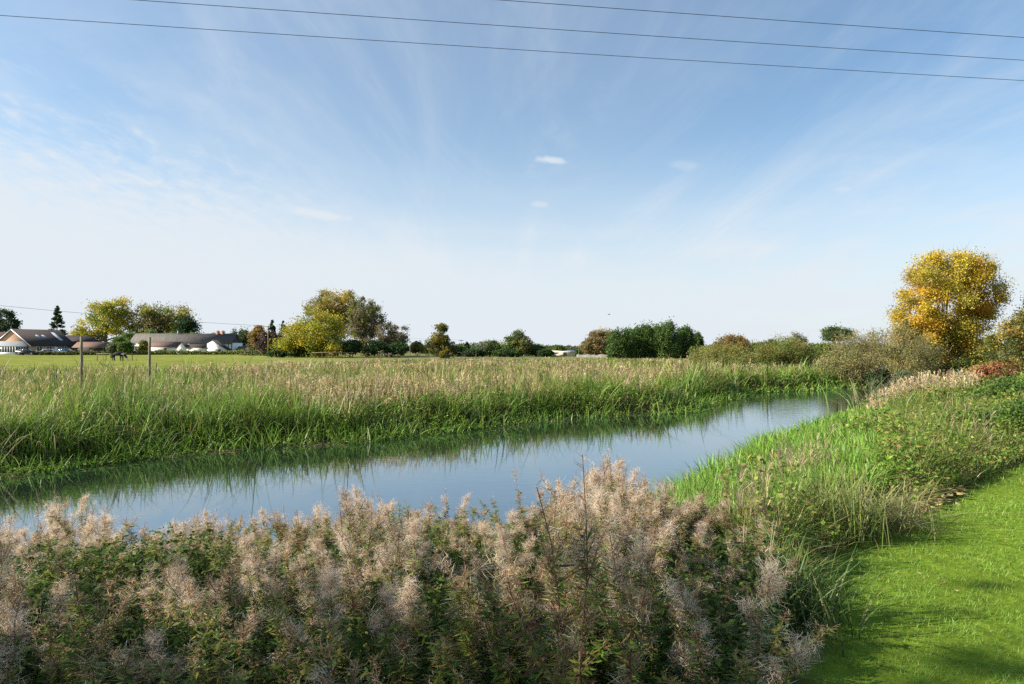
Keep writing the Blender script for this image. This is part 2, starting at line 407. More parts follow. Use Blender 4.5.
kd = np.where(r < .03 + .48 * tanm, 2, np.where(r < .30 + .55 * gm + .3 * edge - .25 * sst(8, 30, s0), 0, 1))
ct = np.where((kd == 0)[:, None], pick(GREEN, n0), np.where((kd == 1)[:, None], pick(OLIVE, n0), pick(STRAW, n0)))
th = (.16 + .24 * edge + .80 * fbm(x0, y0, 2.2, 12)) * np.exp(rng.normal(0, .34, n0)) * np.interp(y0, [45, 60, 100], [1, .75, .5])
taz = rng.uniform(0, 6.28, n0); tl = np.where(rng.random(n0) < .16, rng.uniform(.5, 1.1, n0), np.abs(rng.normal(.14, .12, n0))); ct = ct * (.62 + .8 * fbm(x0, y0, 1.9, 64))[:, None]; tc_ = rng.uniform(.15, .9, n0)
k = k0[i_]; i_, jx, jy = i_[k], jx[k], jy[k]; n = len(i_)
sp_ = .08 + .0035 * y0[i_]
x, y = x0[i_] + jx * sp_, y0[i_] + jy * sp_
c = np.clip(ct[i_] * (1 + rng.normal(0, .16, (n, 1))), .01, .9)
dead = rng.random(n) < .10; c = np.where(dead[:, None], pick(STRAW, n) * .8, c)
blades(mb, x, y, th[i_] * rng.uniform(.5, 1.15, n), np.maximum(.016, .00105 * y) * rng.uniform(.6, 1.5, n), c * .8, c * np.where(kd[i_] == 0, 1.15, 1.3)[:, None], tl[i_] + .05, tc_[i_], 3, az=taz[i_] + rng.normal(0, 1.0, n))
# leaning dead stalks hanging out over the bank
x, y = scatter(9000, 13, 60); s_ = sfar(x, y); k = (s_ > .4) & (s_ < 4) & (rng.random(len(x)) < .5); x, y = x[k], y[k]; n = len(x); c = pick(TAN, n) * .8
blades(mb, x, y, rng.uniform(.6, 1.35, n), np.maximum(.02, .0011 * y), c, c, .5, .8, 4, az=rng.normal(-1.2, 1.1, n))
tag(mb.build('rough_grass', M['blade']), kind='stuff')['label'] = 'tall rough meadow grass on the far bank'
x, y = scatter(42000, 13, 106); s_ = sfar(x, y)
tanm = sst(.50, .58, fbm(x, y, 5.0, 31)) * sst(1.0, 2.4, s_) * (.45 + .55 * sst(-.62, -.42, x / y)) + .008
k = (s_ > 1.0) & (y < ymaxf(x, y) * .97) & (rng.random(len(x)) < tanm * np.where(s_ < 7, 1, .36)); x, y = x[k], y[k]
plumes(mt, x, y, (.45 + .65 * fbm(x, y, 2.2, 12) + .1 * rng.normal(size=len(x))) * rng.uniform(.7, 1.15, len(x)) * np.interp(y, [45, 60, 100], [1, .75, .5]), TAN, 8, ln=np.maximum(.2, .006 * y), wd=np.maximum(.016, .0011 * y))
tag(mt.build('dry_grass', M['fluff']), kind='stuff')['label'] = 'tan seeding grass heads on the far bank'
# hedgerows that close the flat horizon
mb = MB(); n = 26000
tx = rng.uniform(-1.0, 1.0, n); d = 250 + 60 * rng.random(n) + 40 * vnoise(tx * 10, tx * 0, 1, 3); x = tx * d
hh_ = 1.0 + 3.6 * fbm(x, d * 0, 22, 8) ** 1.6
q = np.stack([x, d, gz(x, d) + hh_ * rng.random(n) ** .8], -1); dv = rdir(n); u = unit(np.cross(dv, rdir(n)))
mb.leaves(q, dv, u, rng.uniform(.6, 1.2, n), rng.uniform(.5, .9, n), pick([(.05, .09, .03), (.08, .11, .04), (.12, .12, .05), (.04, .07, .03)], n))
tag(mb.build('distant_hedgerow', M['leaf']), kind='stuff')['label'] = 'distant hedgerows along the flat horizon'

# near bank, right of the willowherb: reeds in the water's edge
mb = MB()
x, y = scatter(170000, 7.5, 42, .1, .98); s_ = snear(x, y)
k = (x > 1.7) & (s_ > -.5 - .5 * fbm(x, y, 1.5, 5)) & (s_ < np.where(y < 13, 2.7, np.where(y < 18, 2.0, 1.1)) + .8 * fbm(x, y, 1.3, 6)) & (y - ylawn(x) > .75) & (rng.random(len(x)) < np.where(y < 20, 1, .5)); x, y = x[k], y[k]; n = len(x)
c = pick([(.13, .27, .03), (.17, .31, .038), (.10, .21, .024), (.22, .32, .06)], n)
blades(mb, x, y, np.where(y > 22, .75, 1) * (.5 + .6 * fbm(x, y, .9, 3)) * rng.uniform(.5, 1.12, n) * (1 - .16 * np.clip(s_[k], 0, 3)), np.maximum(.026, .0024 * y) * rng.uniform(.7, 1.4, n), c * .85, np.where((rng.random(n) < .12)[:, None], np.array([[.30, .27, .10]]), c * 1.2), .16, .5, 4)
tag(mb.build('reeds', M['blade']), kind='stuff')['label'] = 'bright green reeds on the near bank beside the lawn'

# mixed weeds between those reeds and the lawn
def weed_h(x, y): return (.08 + .95 * fbm(x, y, 1.15, 51) ** 1.2) * (.35 + .65 * sst(.05, 1.0, y - ylawn(x)))
mb = MB(); ml = MB()
x, y = scatter(90000, 4.6, 34, .3, 1.0); s_ = snear(x, y); e = y - ylawn(x)
k = (e > .03) & (s_ > np.where(y < 13, 2.9, np.where(y < 18, 2.1, 1.1))) & (x > 1.9); x, y, e = x[k], y[k], e[k]; n = len(x)
r = rng.random(n); gm = fbm(x, y, 1.7, 91)
c = np.where((r < .5)[:, None], pick(GREEN, n), np.where((r < .90)[:, None], pick(OLIVE, n) * 1.1, pick(TAN, n) * .9))
blades(mb, x, y, weed_h(x, y) * rng.uniform(.6, 1.35, n) + .06, np.maximum(.008, .0010 * y) * rng.uniform(.6, 1.3, n), c * .8, c * 1.15, .3, .55, 3)
tag(mb.build('weeds', M['blade']), kind='stuff')['label'] = 'mixed green and straw weeds between reeds and lawn'
x, y = scatter(150000, 4.6, 34, .3, 1.0); s_ = snear(x, y); e = y - ylawn(x)
k = (e > .06) & (s_ > np.where(y < 13, 2.5, np.where(y < 18, 1.8, .9))) & (x > 1.9) & (rng.random(len(x)) < .1 + 2.2 * (fbm(x, y, 1.2, 63) - .36)); x, y = x[k], y[k]; n = len(x)
z = gz(x, y) + weed_h(x, y) * rng.uniform(.15, 1.08, n) ** .6
c = pick([(.14, .25, .03), (.18, .29, .04), (.10, .19, .026), (.23, .30, .055), (.30, .29, .07), (.24, .17, .07)], n)
d = unit(rdir(n) * np.array([1, 1, .5]) + np.array([-.2, -.2, .1])); u = unit(np.cross(d, rdir(n)))
ml.leaves(np.stack([x, y, z], -1), d, u, np.maximum(.06, .0052 * y) * rng.uniform(.6, 1.4, n), np.maximum(.036, .0034 * y) * rng.uniform(.6, 1.3, n), c)
x, y = scatter(1300, 5.2, 11, .32, .85); e = y - ylawn(x)
k = (e > .5) & (snear(x, y) > 1.2) & (fbm(x, y, 2.2, 15) > .5); x, y = x[k], y[k]; n = len(x)
mp_ = MB(); plumes(mp_, x, y, weed_h(x, y) * rng.uniform(1.0, 1.45, n) + .1, [(.40, .32, .19), (.46, .38, .22), (.34, .28, .17)], 12, ln=.28, wd=np.maximum(.006, .0009 * y))
tag(ml.build('herb_leaves', M['leaf']), kind='stuff')['label'] = 'leafy nettles and docks between reeds and lawn'
tag(mp_.build('seeding_weeds', M['fluff']), kind='stuff')['label'] = 'purplish brown seeding weed stalks above the lawn edge'
# pinkish dry grass further along the near bank
x, y = scatter(1600, 19, 40, .52, .68); e = y - ylawn(x); s_ = snear(x, y)
k = (e > 1.0) & (s_ > .6) & (fbm(x, y, 2.2, 19) > .5); x, y = x[k], y[k]
mp_ = MB(); plumes(mp_, x, y, rng.uniform(.5, .95, len(x)), TAN, 9, ln=np.maximum(.22, .008 * y), wd=np.maximum(.010, .0010 * y))
tag(mp_.build('dry_grass', M['fluff']), kind='stuff')['label'] = 'pinkish dry grass heads at the bend of the near bank'

# the mown lawn
mb = MB()
nl = 210000
d = np.exp(rng.uniform(math.log(2.6), math.log(17), nl)); x = d * rng.uniform(.22, 1.05, nl)
k = (x > 1.0) & (d < ylawn(x) + .12 * rng.normal(size=nl)) & (snear(x, d) > 1); x, y = x[k], d[k]; n = len(x)
pat = .45 * fbm(x, y, .9, 40) + .55 * fbm(x, y, .22, 42); yel = fbm(x, y, .35, 44)
edge = np.exp(-np.clip(ylawn(x) - y, 0, 9) / .35)
c = pick([(.15, .285, .038), (.19, .325, .052), (.12, .24, .03), (.23, .33, .065)], n, .14) * (.70 + .72 * pat)[:, None]
c = np.where((rng.random(n) < .04 + .22 * edge + .12 * (yel > .62))[:, None], pick([(.27, .23, .07), (.20, .19, .05)], n), c)
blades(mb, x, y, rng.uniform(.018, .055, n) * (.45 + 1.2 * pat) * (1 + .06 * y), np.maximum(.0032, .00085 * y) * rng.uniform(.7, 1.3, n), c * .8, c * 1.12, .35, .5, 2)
tag(mb.build('lawn_grass', M['blade']), kind='stuff')['label'] = 'short mown lawn grass'

# ------------------------------------------------------------------ willowherb bank in the foreground
def willow_proto(kind):
    """several stems with narrow leaves, split pods and seed fluff, growing from one root; parts returned as meshes"""
    lf = MB(); stems = []
    ns = 4 if kind != 'leafy' else 5
    for i in range(ns):
        st, sh = MB(), MB()
        H = rng.uniform(.62, 1.14); az = rng.uniform(0, 6.28); lean = rng.uniform(.03, .2) if rng.random() < .8 else rng.uniform(.25, .45); r0 = rng.uniform(.02, .11)
        t = np.linspace(0, 1, 7)
        d = np.array([math.cos(az), math.sin(az), 0]); wob = rng.normal(0, .012, (7, 3)); wob[0] = 0
        P = d * r0 + np.outer(t ** 1.5 * lean * H, d) + np.outer(t * H, [0, 0, 1]) + wob * np.array([1, 1, 0])
        st.tube(P, np.linspace(.0045, .0015, 7), 4, False)
        def along(tt): return np.stack([np.interp(tt, t, P[:, k]) for k in range(3)], -1)
        nl = {'pale': 170, 'brown': 190, 'leafy': 240}[kind]
        tt = rng.uniform(.1, .93 if kind == 'leafy' else .78, nl); p = along(tt)
        dd = unit(hdir(rng.uniform(0, 6.28, nl)) + np.array([0, 0, 1]) * rng.normal(.15, .45, (nl, 1)))
        u = unit(np.cross(dd, rdir(nl) * .5 + np.array([0, 0, 1])))
        dry = rng.random(nl) < {'pale': .3, 'brown': .35, 'leafy': .1}[kind]
        c = np.where(dry[:, None], pick([(.24, .15, .07), (.30, .22, .09), (.18, .10, .06)], nl), pick([(.14, .22, .034), (.105, .18, .03), (.20, .26, .05), (.30, .28, .055)], nl))
        lf.leaves(p, dd, u, rng.uniform(.03, .078, nl), rng.uniform(.008, .017, nl), c, .2)
        # side sprigs in the upper part carry the pods
        nb = {'pale': 9, 'brown': 8, 'leafy': 4}[kind]
        roots, tips = [P[4]], [P[6]]
        for b in range(nb):
            tb = rng.uniform(.42, .9); q0 = along(np.array([tb]))[0]
            ba = rng.uniform(0, 6.28); L_ = rng.uniform(.06, .20) * (1.15 - .6 * tb)
            q1 = q0 + np.array([math.cos(ba) * .38, math.sin(ba) * .38, .9]) * L_
            st.tube([q0, (q0 + q1) / 2 + [0, 0, -.008], q1], [.0022, .0016, .001], 3, False); roots.append(q0); tips.append(q1)
        roots, tips = np.array(roots), np.array(tips)
        npod = {'pale': 190, 'brown': 250, 'leafy': 90}[kind]
        j = rng.integers(0, len(roots), npod); f = rng.uniform(.2, 1.05, (npod, 1)); p = roots[j] * (1 - f) + tips[j] * f
        dv = unit(hdir(rng.uniform(0, 6.28, npod)) * rng.uniform(.4, 1, (npod, 1)) + np.array([0, 0, 1]) * rng.uniform(.1, 1.1, (npod, 1)))
        L_ = rng.uniform(.025, .065, (npod, 1)); mid = p + dv * L_ * .55
        en = mid + (dv * .5 + rdir(npod) * .7) * L_ * .6
        c = pick([(.50, .36, .21), (.44, .31, .18), (.56, .43, .27), (.38, .25, .14)], npod)
        sh.strands(np.stack([p, mid, en], 1), np.array([[.0028, .0032, 0]]) * np.ones((npod, 1)), unit(rdir(npod)), c)
        nf = {'pale': 760, 'brown': 200, 'leafy': 50}[kind]
        nf = int(nf * rng.choice([.25, .6, 1.0, 1.3]))
        # fluff hangs in tufts, not evenly
        ntf = max(4, nf // 30); tj = rng.integers(0, len(roots), ntf); tf = np.clip(rng.normal(rng.uniform(.1, .9), .28, (ntf, 1)), -.2, 1.0)
        tuft = roots[tj] * (1 - tf) + tips[tj] * tf; hang = unit(rng.normal(0, .5, (ntf, 3)) + np.array([.25, -.1, .35]))
        j = rng.integers(0, ntf, nf); p = tuft[j] + rng.normal(0, .016, (nf, 3)) * np.array([1, 1, 1.6])
        dv = unit(rdir(nf) * .75 + hang[j]); L_ = rng.uniform(.022, .075, (nf, 1))
        mid = p + dv * L_ * .5; en = mid + (dv * .7 + rdir(nf) * .55) * L_ * .5
        c = pick([(.78, .67, .55), (.70, .57, .44), (.82, .74, .65), (.72, .57, .42)], nf, .1)
        sh.strands(np.stack([p, mid, en], 1), np.array([[.0013, .0018, 0]]) * np.ones((nf, 1)), unit(rdir(nf)), c)
        stems.append((st.mesh('stem'), sh.mesh('seed_head')))
    return lf.mesh('leaves'), stems

stem_m = solid('willowherb_stem', (.22, .12, .08), .8, .3, 10)
PROTO = {k: [willow_proto(k) for _ in range(7)] for k in ('pale', 'brown', 'leafy')}
WL = {'pale': 'willowherb plant with pale fluffy seed heads in the foreground bank',
      'brown': 'willowherb plant with pinkish brown split seed pods in the foreground bank',
      'leafy': 'leafy green willowherb plant with few seed heads in the foreground bank',
      'peak': 'tallest pinkish willowherb stems standing up against the open water',
      'right': 'dusky mauve willowherb plant at the lawn end of the foreground bank'}
SILX = [-400, 0, 50, 90, 130, 165, 200, 260, 300, 340, 370, 430, 470, 500, 540, 570, 600, 640, 665, 685, 720, 760, 800, 840]
SILY = [520, 520, 492, 490, 535, 555, 505, 520, 500, 505, 490, 486, 495, 492, 482, 466, 448, 452, 478, 505, 515, 522, 548, 600]
spots = []; tries = 0
while tries < 60000 and len(spots) < 297:
    tries += 1
    dd = random.uniform(2.6, 7.95); xx = random.uniform(-.86, .5) * dd
    if random.random() > .35 + dd / 9: continue
    if xx > 1.25 + (dd - 3.4) * .33 or xx > 2.2 or dd > 7.9: continue
    if float(snear(np.array([xx]), np.array([dd]))[0]) < .15: continue
    mind = .285
    if any((xx - a) ** 2 + (dd - b) ** 2 < mind * mind for a, b in spots): continue
    spots.append((xx, dd))
for (xx, dd) in spots:
    g = float(gz(np.array([xx]), np.array([dd]))[0]); px = CX + xx / dd * F
    peak = 555 < px < 660 and 4.0 < dd < 6.5
    sil = float(np.interp(px, SILX, SILY)) + (abs(random.gauss(0, 22)) if peak or dd > 5.5 else abs(random.gauss(0, 55)))
    top = EYE - dd * (sil - HY) / F
    h = min(max(top - g, .42), 1.65)
    nz = float(fbm(np.array([xx]), np.array([dd]), 1.1, 66)[0]) + random.gauss(0, .1)
    kind = 'pale' if nz > .55 else ('brown' if nz > .46 else 'leafy')
    if dd < 4.3 and kind == 'pale' and random.random() < .35: kind = random.choice(('brown', 'leafy', 'leafy'))
    if peak: kind = random.choice(('pale', 'pale', 'brown'))
    key = 'peak' if peak else ('right' if px > 690 else kind)
    if key == 'right': kind = random.choice(('pale', 'pale', 'brown', 'leafy')); 
    if kind == 'leafy': h *= .76
    root = empty('willowherb', (xx, dd, g), WL[key], 'willowherb', 'willowherb plants on the near bank', random.uniform(0, 6.28))
    sx = .75 + .35 * h; root.scale = (sx, sx, h / (1.12 if dd < 4.6 else (1.0 if peak else .99)))
    leaf_me, stem_mes = random.choice(PROTO[kind])
    link('leaves', leaf_me, M['leaf'], root)
    for a_me, b_me in stem_mes: link('seed_head', b_me, M['fluff'], link('stem', a_me, stem_m, root))

# low leafy undergrowth at their feet
mb = MB()
n0 = 95000
d = np.exp(rng.uniform(math.log(2.3), math.log(8.5), n0)); x = rng.uniform(-1.0, .5, n0) * d
k = (x < 1.35 + (d - 3.4) * .35) & (x < 2.4) & (snear(x, d) > .05); x, y = x[k], d[k]; n = len(x)
hh = (.15 + .38 * fbm(x, y, .8, 70)) * np.where(y > 5, .5, 1)
z = gz(x, y) + hh * rng.uniform(.05, 1, n) ** .7
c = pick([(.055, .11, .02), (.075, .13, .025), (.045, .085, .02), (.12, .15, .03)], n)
dv = unit(rdir(n) * np.array([1, 1, .5]) + np.array([0, 0, .1])); u = unit(np.cross(dv, rdir(n)))
mb.leaves(np.stack([x, y, z], -1), dv, u, rng.uniform(.025, .06, n), rng.uniform(.013, .03, n), c)
tag(mb.build('undergrowth', M['leaf']), kind='stuff')['label'] = 'low nettle undergrowth below the willowherb'

def tuft(name, label, cat, px, dd, n, h, w, pal, lean, curve, sp=.16, pt=1.2):
    p = at(px, dd); root = empty(name, p, label, cat)
    for nm, k in (('leaves', 1.0), ('dead_leaves', .12)):
        m = int(n * k); mb = MB(); c = pick(pal if k == 1 else [(.36, .27, .14), (.42, .34, .2)], m)
        blades(mb, rng.normal(0, sp, m), rng.normal(0, sp, m), h * rng.uniform(.45, 1.1, m), w * (1 if k == 1 else .6) * rng.uniform(.6, 1.2, m), c * .8, c * pt, lean, curve, 5, z=np.zeros(m))
        mb.build(nm, M['blade'], root)
tuft('sedge_tuft', 'dark green sedge tuft drooping over the lawn beside the willowherb', 'sedge', 792, 4.35, 260, .62, .013, [(.06, .11, .028), (.08, .14, .034), (.11, .16, .05)], .26, .55)
tuft('grass_tussock', 'tall pale grass tussock at the lawn edge below the reeds', 'grass tussock', 838, 6.3, 420, .75, .012, [(.16, .22, .05), (.22, .25, .08)], .2, .5, .2)
tuft('grass_tussock', 'collapsed straw coloured tussock right of the tall pale tussock', 'grass tussock', 880, 6.7, 320, .55, .012, [(.2, .2, .07), (.3, .27, .12)], .5, 1.2, .2)
tuft('reed_clump', 'thin upright reed clump in the water at the end of the willowherb', 'reeds', 683, 9.3, 90, 1.15, .022, [(.11, .21, .03), (.15, .25, .05)], .1, .2, .2)
tuft('reed_clump', 'tall arching reed clump at the narrowing of the river', 'reeds', 878, 23, 130, 1.75, .05, [(.12, .18, .05), (.2, .2, .09)], .22, .7, .55)

# ------------------------------------------------------------------ trees and bushes
YEL = [(.46, .39, .035), (.38, .35, .035), (.52, .40, .03), (.27, .29, .035)]
GOLD = [(.60, .41, .045), (.55, .42, .05), (.58, .35, .04), (.40, .35, .05), (.50, .41, .045)]
OLV = [(.21, .215, .05), (.27, .25, .07), (.155, .175, .04)]
GRN = [(.08, .15, .03), (.105, .18, .036), (.14, .20, .04)]
DRK = [(.022, .05, .018), (.03, .065, .02), (.04, .075, .022)]
BRN = [(.27, .18, .085), (.23, .18, .08), (.32, .23, .11)]
GRY = [(.16, .18, .10), (.115, .14, .075), (.21, .20, .12)]
TWG = [(.29, .26, .10), (.23, .225, .08), (.34, .30, .13), (.19, .20, .06)]
PUR = [(.05, .028, .03), (.075, .042, .04), (.09, .06, .05)]
RED = [(.36, .10, .05), (.30, .12, .06), (.36, .20, .08), (.2, .17, .06)]
MIX = [(.26, .22, .04), (.32, .2, .05), (.14, .15, .04), (.09, .12, .03)]

def tree(name, label, cat, px, d, top, hw, pal, nl=5000, lobes=None, leaf=None, trunk=.3, bare=0.0, group=None, stems='trunk', crown='crown', cr=.195, style='round', bark='bark', nlimb=9, tw=0, sink=0.0):
    """px, d: where it stands; top: pixel row of its tip; hw: half width in pixels"""
    global rng
    shared = rng; rng = np.random.default_rng(zlib.crc32(label.encode()))      # each tree keeps its own shape
    p = at(px, d); s_ = d / F; H = EYE + (HY - top) * s_ - p[2]; W = hw * s_
    root = empty(name, p, label, cat, group)
    leaf = (leaf or max(.12, 1.9 * s_)) * .85; nl = int(nl * 2.0)
    if style == 'cone':
        nc = 120; tz = rng.uniform(.04, 1, nc) ** 1.25; az = rng.uniform(0, 6.28, nc)
        rr = W * (1 - tz) ** .8 * rng.uniform(.6, 1.05, nc); C = np.stack([rr * np.cos(az), rr * np.sin(az), H * tz * .98], -1)
        rad = W * (.05 + .30 * (1 - tz))
        sq = np.array([1, 1, .55])
    elif style == 'column':      # dense evergreen, clothed to the ground
        nc = 170; tz = rng.uniform(.02, .97, nc); az = rng.uniform(0, 6.28, nc)
        prof = np.clip(1.15 * (1 - tz ** 3.2) ** .6, .12, 1)
        rr = W * .86 * prof * rng.uniform(.7, 1.12, nc); C = np.stack([rr * np.cos(az), rr * np.sin(az), H * tz * .96], -1)
        rad = W * rng.uniform(.10, .26, nc); sq = np.array([1, 1, 1.9])
    else:
        lobes = lobes or [(0, .62, .8, .34), (-.4, .5, .55, .3), (.42, .52, .55, .3), (.05, .78, .5, .2)]
        nc_each = max(16, int((230 if hw > 50 else 130) / len(lobes))); C = []
        for (lx, lz, rx, rz_) in lobes:
            m = int(nc_each * (.5 + rx)); dv = rdir(m); rr = rng.uniform(.5, .97, (m, 1)) ** .6
            C.append(np.array([lx * W, rng.normal(0, .12) * W, lz * H]) + dv * rr * np.array([rx * W, rx * W * .95, rz_ * H]))
        C = np.concatenate(C); nc = len(C); C = C[C[:, 2] > .04 * H]; nc = len(C)
        rad = W * cr * rng.uniform(.7, 1.3, nc); sq = np.array([1, 1, .8])
    keep = rng.random(nc) > bare; C, rad = C[keep], rad[keep]; nc = len(C)
    ct = pick(pal, nc, .10)
    j = rng.integers(0, nc, nl); off = rng.normal(0, .55, (nl, 3)); 
    P = C[j] + off * rad[j][:, None] * sq; P[:, 2] = np.clip(P[:, 2], .02 * H, None)
    c = np.clip(ct[j] * (1 + rng.normal(0, .2, (nl, 1))), .004, .8)
    dv = unit(rdir(nl) + unit(P - np.array([0, 0, H * .5])) * .35 + np.array([0, 0, -.15])); u = unit(np.cross(dv, rdir(nl)))
    mb = MB(); mb.leaves(P - dv * leaf * .4, dv, u, leaf * rng.uniform(.6, 1.4, nl), leaf * rng.uniform(.45, .9, nl), c)
    if tw:      # fine bare twigs through and above the crown
        b = C[rng.integers(0, nc, tw)] + rng.normal(0, .5, (tw, 3)) * (W * cr); dv = unit(rdir(tw) * np.array([.6, .6, .3]) + np.array([0, 0, .7]) + unit(b - np.array([0, 0, .1 * H])) * .6)
        L_ = rng.uniform(.10, .24, (tw, 1)) * H; wv = np.maximum(.010, .30 * s_) * np.array([[1, .8, 0]]) * np.ones((tw, 1))
        mb.strands(np.stack([b - dv * L_ * .5, b + rng.normal(0, .02 * W, (tw, 3)), b + dv * L_ * .5], 1), wv, hdir(rng.uniform(0, 6.28, tw)), pick([(.28, .23, .15), (.34, .29, .19), (.22, .18, .12)], tw))
    mb.build(crown, M['leaf'], root)
    tb = MB()
    if stems == 'trunk':
        r0 = max(.09, trunk * W * .22); hs = H * (.35 if style == 'round' else .92)
        t = np.linspace(0, 1, 6); wob = rng.normal(0, .02 * W, (6, 3)); wob[0] = 0; wob[:, 2] = 0
        pts = np.outer(t * hs, [0, 0, 1]) + wob; pts[0, 2] = -.15
        tb.tube(pts, r0 * np.linspace(1.25, .7 if style == 'round' else .15, 6), 8)
        if style == 'round':
            for k in rng.permutation(nc)[:nlimb]:
                e = C[k]; b = pts[rng.integers(3, 6)]; m1 = b * .55 + e * .45 + np.array([0, 0, .06 * H]) * rng.uniform(-.2, 1)
                tb.tube([b, m1, e], r0 * np.array([.5, .3, .1]), 5)
                for _ in range(3):
                    e2 = C[rng.integers(0, nc)]
                    if np.linalg.norm(e2 - m1) < .7 * W: tb.tube([m1, m1 * .45 + e2 * .55 + [0, 0, .02 * H], e2], r0 * np.array([.22, .14, .05]), 4)
        else:
            for k in range(10):
                e = C[k]; tb.tube([[0, 0, min(e[2] * .96, hs)], e], [r0 * .2, r0 * .08], 4)
    else:
        for k in rng.permutation(nc)[:max(nlimb, 7)]:
            e = C[k]; b = np.array([rng.normal(0, .12 * W), rng.normal(0, .12 * W), -.1]); m1 = b * .4 + e * .6 + np.array([0, 0, -.08 * H])
            r0 = max(.02, .012 * H); tb.tube([b, m1, e], [r0, r0 * .6, r0 * .25], 5)
    tb.build(stems, M[bark], root)
    rng = shared
    return root

# the wooded house plots, left
tree('oak_tree', 'dark green tree behind the brown roof at the left edge', 'tree', 4, 205, 308, 15, DRK, 2500)
tree('spruce_tree', 'narrow dark spruce standing behind the brick bungalow', 'tree', 57, 192, 305, 10.5, DRK, 3500, style='cone')
tree('chestnut_tree', 'large yellow green tree between the spruce and the farmhouse', 'tree', 106, 225, 297, 28, YEL + GRN[2:], 8000,
     [(-.55, .42, .5, .3), (-.1, .62, .55, .3), (.3, .72, .45, .26), (.55, .45, .45, .3), (-.75, .25, .35, .2)], group='trees behind the farmhouse')
tree('beech_tree', 'brown and green spreading tree behind the long farmhouse roof', 'tree', 160, 228, 303, 33, BRN + GRN + OLV + YEL[:2], 7500,
     [(-.5, .66, .45, .28), (0, .74, .42, .24), (.45, .66, .42, .28), (.75, .48, .3, .25), (-.1, .45, .6, .2)], bare=.1, group='trees behind the farmhouse')
tree('holly_tree', 'dark green tree at the right end of the spreading brown tree', 'tree', 186, 222, 316, 15, DRK, 2600, group='trees behind the farmhouse')
for px, tp, w, lb in ((128, 333, 13, 'low evergreen behind the left end of the farmhouse roof'), (150, 330, 12, 'low evergreen under the yellow green tree'), (172, 332, 12, 'low evergreen behind the middle of the farmhouse roof'),
                      (195, 333, 12, 'low evergreen behind the brick chimneys'), (214, 333, 10, 'low evergreen left of the green cypress')):
    tree('evergreen_shrub', lb, 'shrub', px, 208, tp, w, GRN, 1600, group='evergreens behind the farmhouse', stems='stem', crown='foliage')
tree('cypress_tree', 'bushy green cypress at the right end of the farmhouse', 'tree', 239, 196, 330, 13, GRN + DRK, 2800, style='column')
tree('garden_shrub', 'round bright green garden shrub left of the farmhouse', 'shrub', 125, 165, 341, 8, GRN + [(.14, .2, .03)], 1400, stems='stem', crown='foliage', group='garden shrubs')
tree('garden_shrub', 'pale variegated garden shrub beside the brown shed', 'shrub', 113, 166, 343, 7, GRY + [(.2, .22, .1)], 1200, stems='stem', crown='foliage', group='garden shrubs')
tree('garden_shrub', 'dark climbing shrub in front of the farmhouse wall', 'shrub', 143, 172, 340, 6, OLV, 1200, stems='stem', crown='foliage', group='garden shrubs')
tree('garden_shrub', 'olive garden shrub behind the two round shrubs', 'shrub', 118, 172, 337, 9, GRN, 1200, stems='stem', crown='foliage', group='garden shrubs')
tree('maple_tree', 'small orange brown tree right of the farmhouse', 'tree', 258, 158, 326, 11, [(.34, .2, .06), (.26, .19, .06), (.2, .16, .06)], 2400)
tree('fir_tree', 'dark fir behind the orange brown tree', 'tree', 272, 180, 319, 7, DRK, 1500, style='cone', group='firs behind the copper beech')
tree('fir_tree', 'dark fir behind the left shoulder of the yellow willow', 'tree', 283, 182, 320, 6, DRK, 1300, style='cone', group='firs behind the copper beech')
tree('copper_beech', 'round purple copper beech beside the pale pole', 'tree', 271, 148, 330, 14, PUR, 3200, [(0, .5, .9, .42), (.3, .4, .6, .3)])
tree('willow_tree', 'broad yellow willow lit by the sun at the field edge', 'tree', 316, 128, 307, 37, YEL + [(.25, .26, .03), (.16, .2, .03)], 12000,
     [(-.55, .36, .48, .32), (-.05, .55, .62, .38), (.45, .42, .45, .34), (.2, .7, .42, .24), (-.8, .24, .3, .2), (.6, .2, .4, .18), (-.35, .2, .5, .2), (.1, .22, .5, .22), (-.4, .55, .42, .26), (-.1, .35, .6, .3)], cr=.17)
tree('poplar_tree', 'tall yellow brown tree rising behind the yellow willow', 'tree', 336, 146, 290, 36, [(.46, .36, .07), (.38, .31, .08), (.28, .25, .07), (.20, .20, .06)], 10000,
     [(-.45, .72, .45, .22), (0, .8, .5, .2), (.4, .74, .45, .22), (.5, .5, .5, .25), (-.2, .5, .6, .25)], bare=.08, cr=.14)
tree('ash_tree', 'grey green tall ash on the right of the yellow willow', 'tree', 366, 136, 295, 21, GRY + OLV + [(.17, .13, .07)], 6500,
     [(-.2, .75, .6, .22), (.3, .62, .6, .25), (-.2, .45, .7, .22), (.1, .2, .8, .2)], bare=.1, cr=.17, tw=260)
tree('ash_tree', 'thin brownish ash with bare branches right of the tall grey ash', 'tree', 391, 133, 318, 18, [(.20, .16, .09), (.15, .15, .07), (.22, .19, .11)], 2900,
     [(-.3, .62, .6, .3), (.4, .55, .55, .3), (0, .25, .8, .25)], bare=.2, cr=.17, tw=420)
for px, tp, w, lb in ((352, 340, 13, 'dark shrub under the tall grey ash'), (376, 341, 13, 'dark shrub between the two ashes'), (398, 342, 13, 'dark shrub under the thin brownish ash'),
                      (300, 347, 12, 'dark shrub under the yellow willow'), (278, 349, 10, 'low dark shrub under the copper beech')):
    tree('dark_shrub', lb, 'shrub', px, 127, tp, w, DRK + GRN[:1], 1700, stems='stem', crown='foliage', group='dark shrubs at the field edge')
tree('field_shrub', 'olive yellow shrub right of the tall grey post', 'shrub', 417, 150, 342, 9, OLV, 1300, stems='stem', crown='foliage', group='shrubs at the field edge')
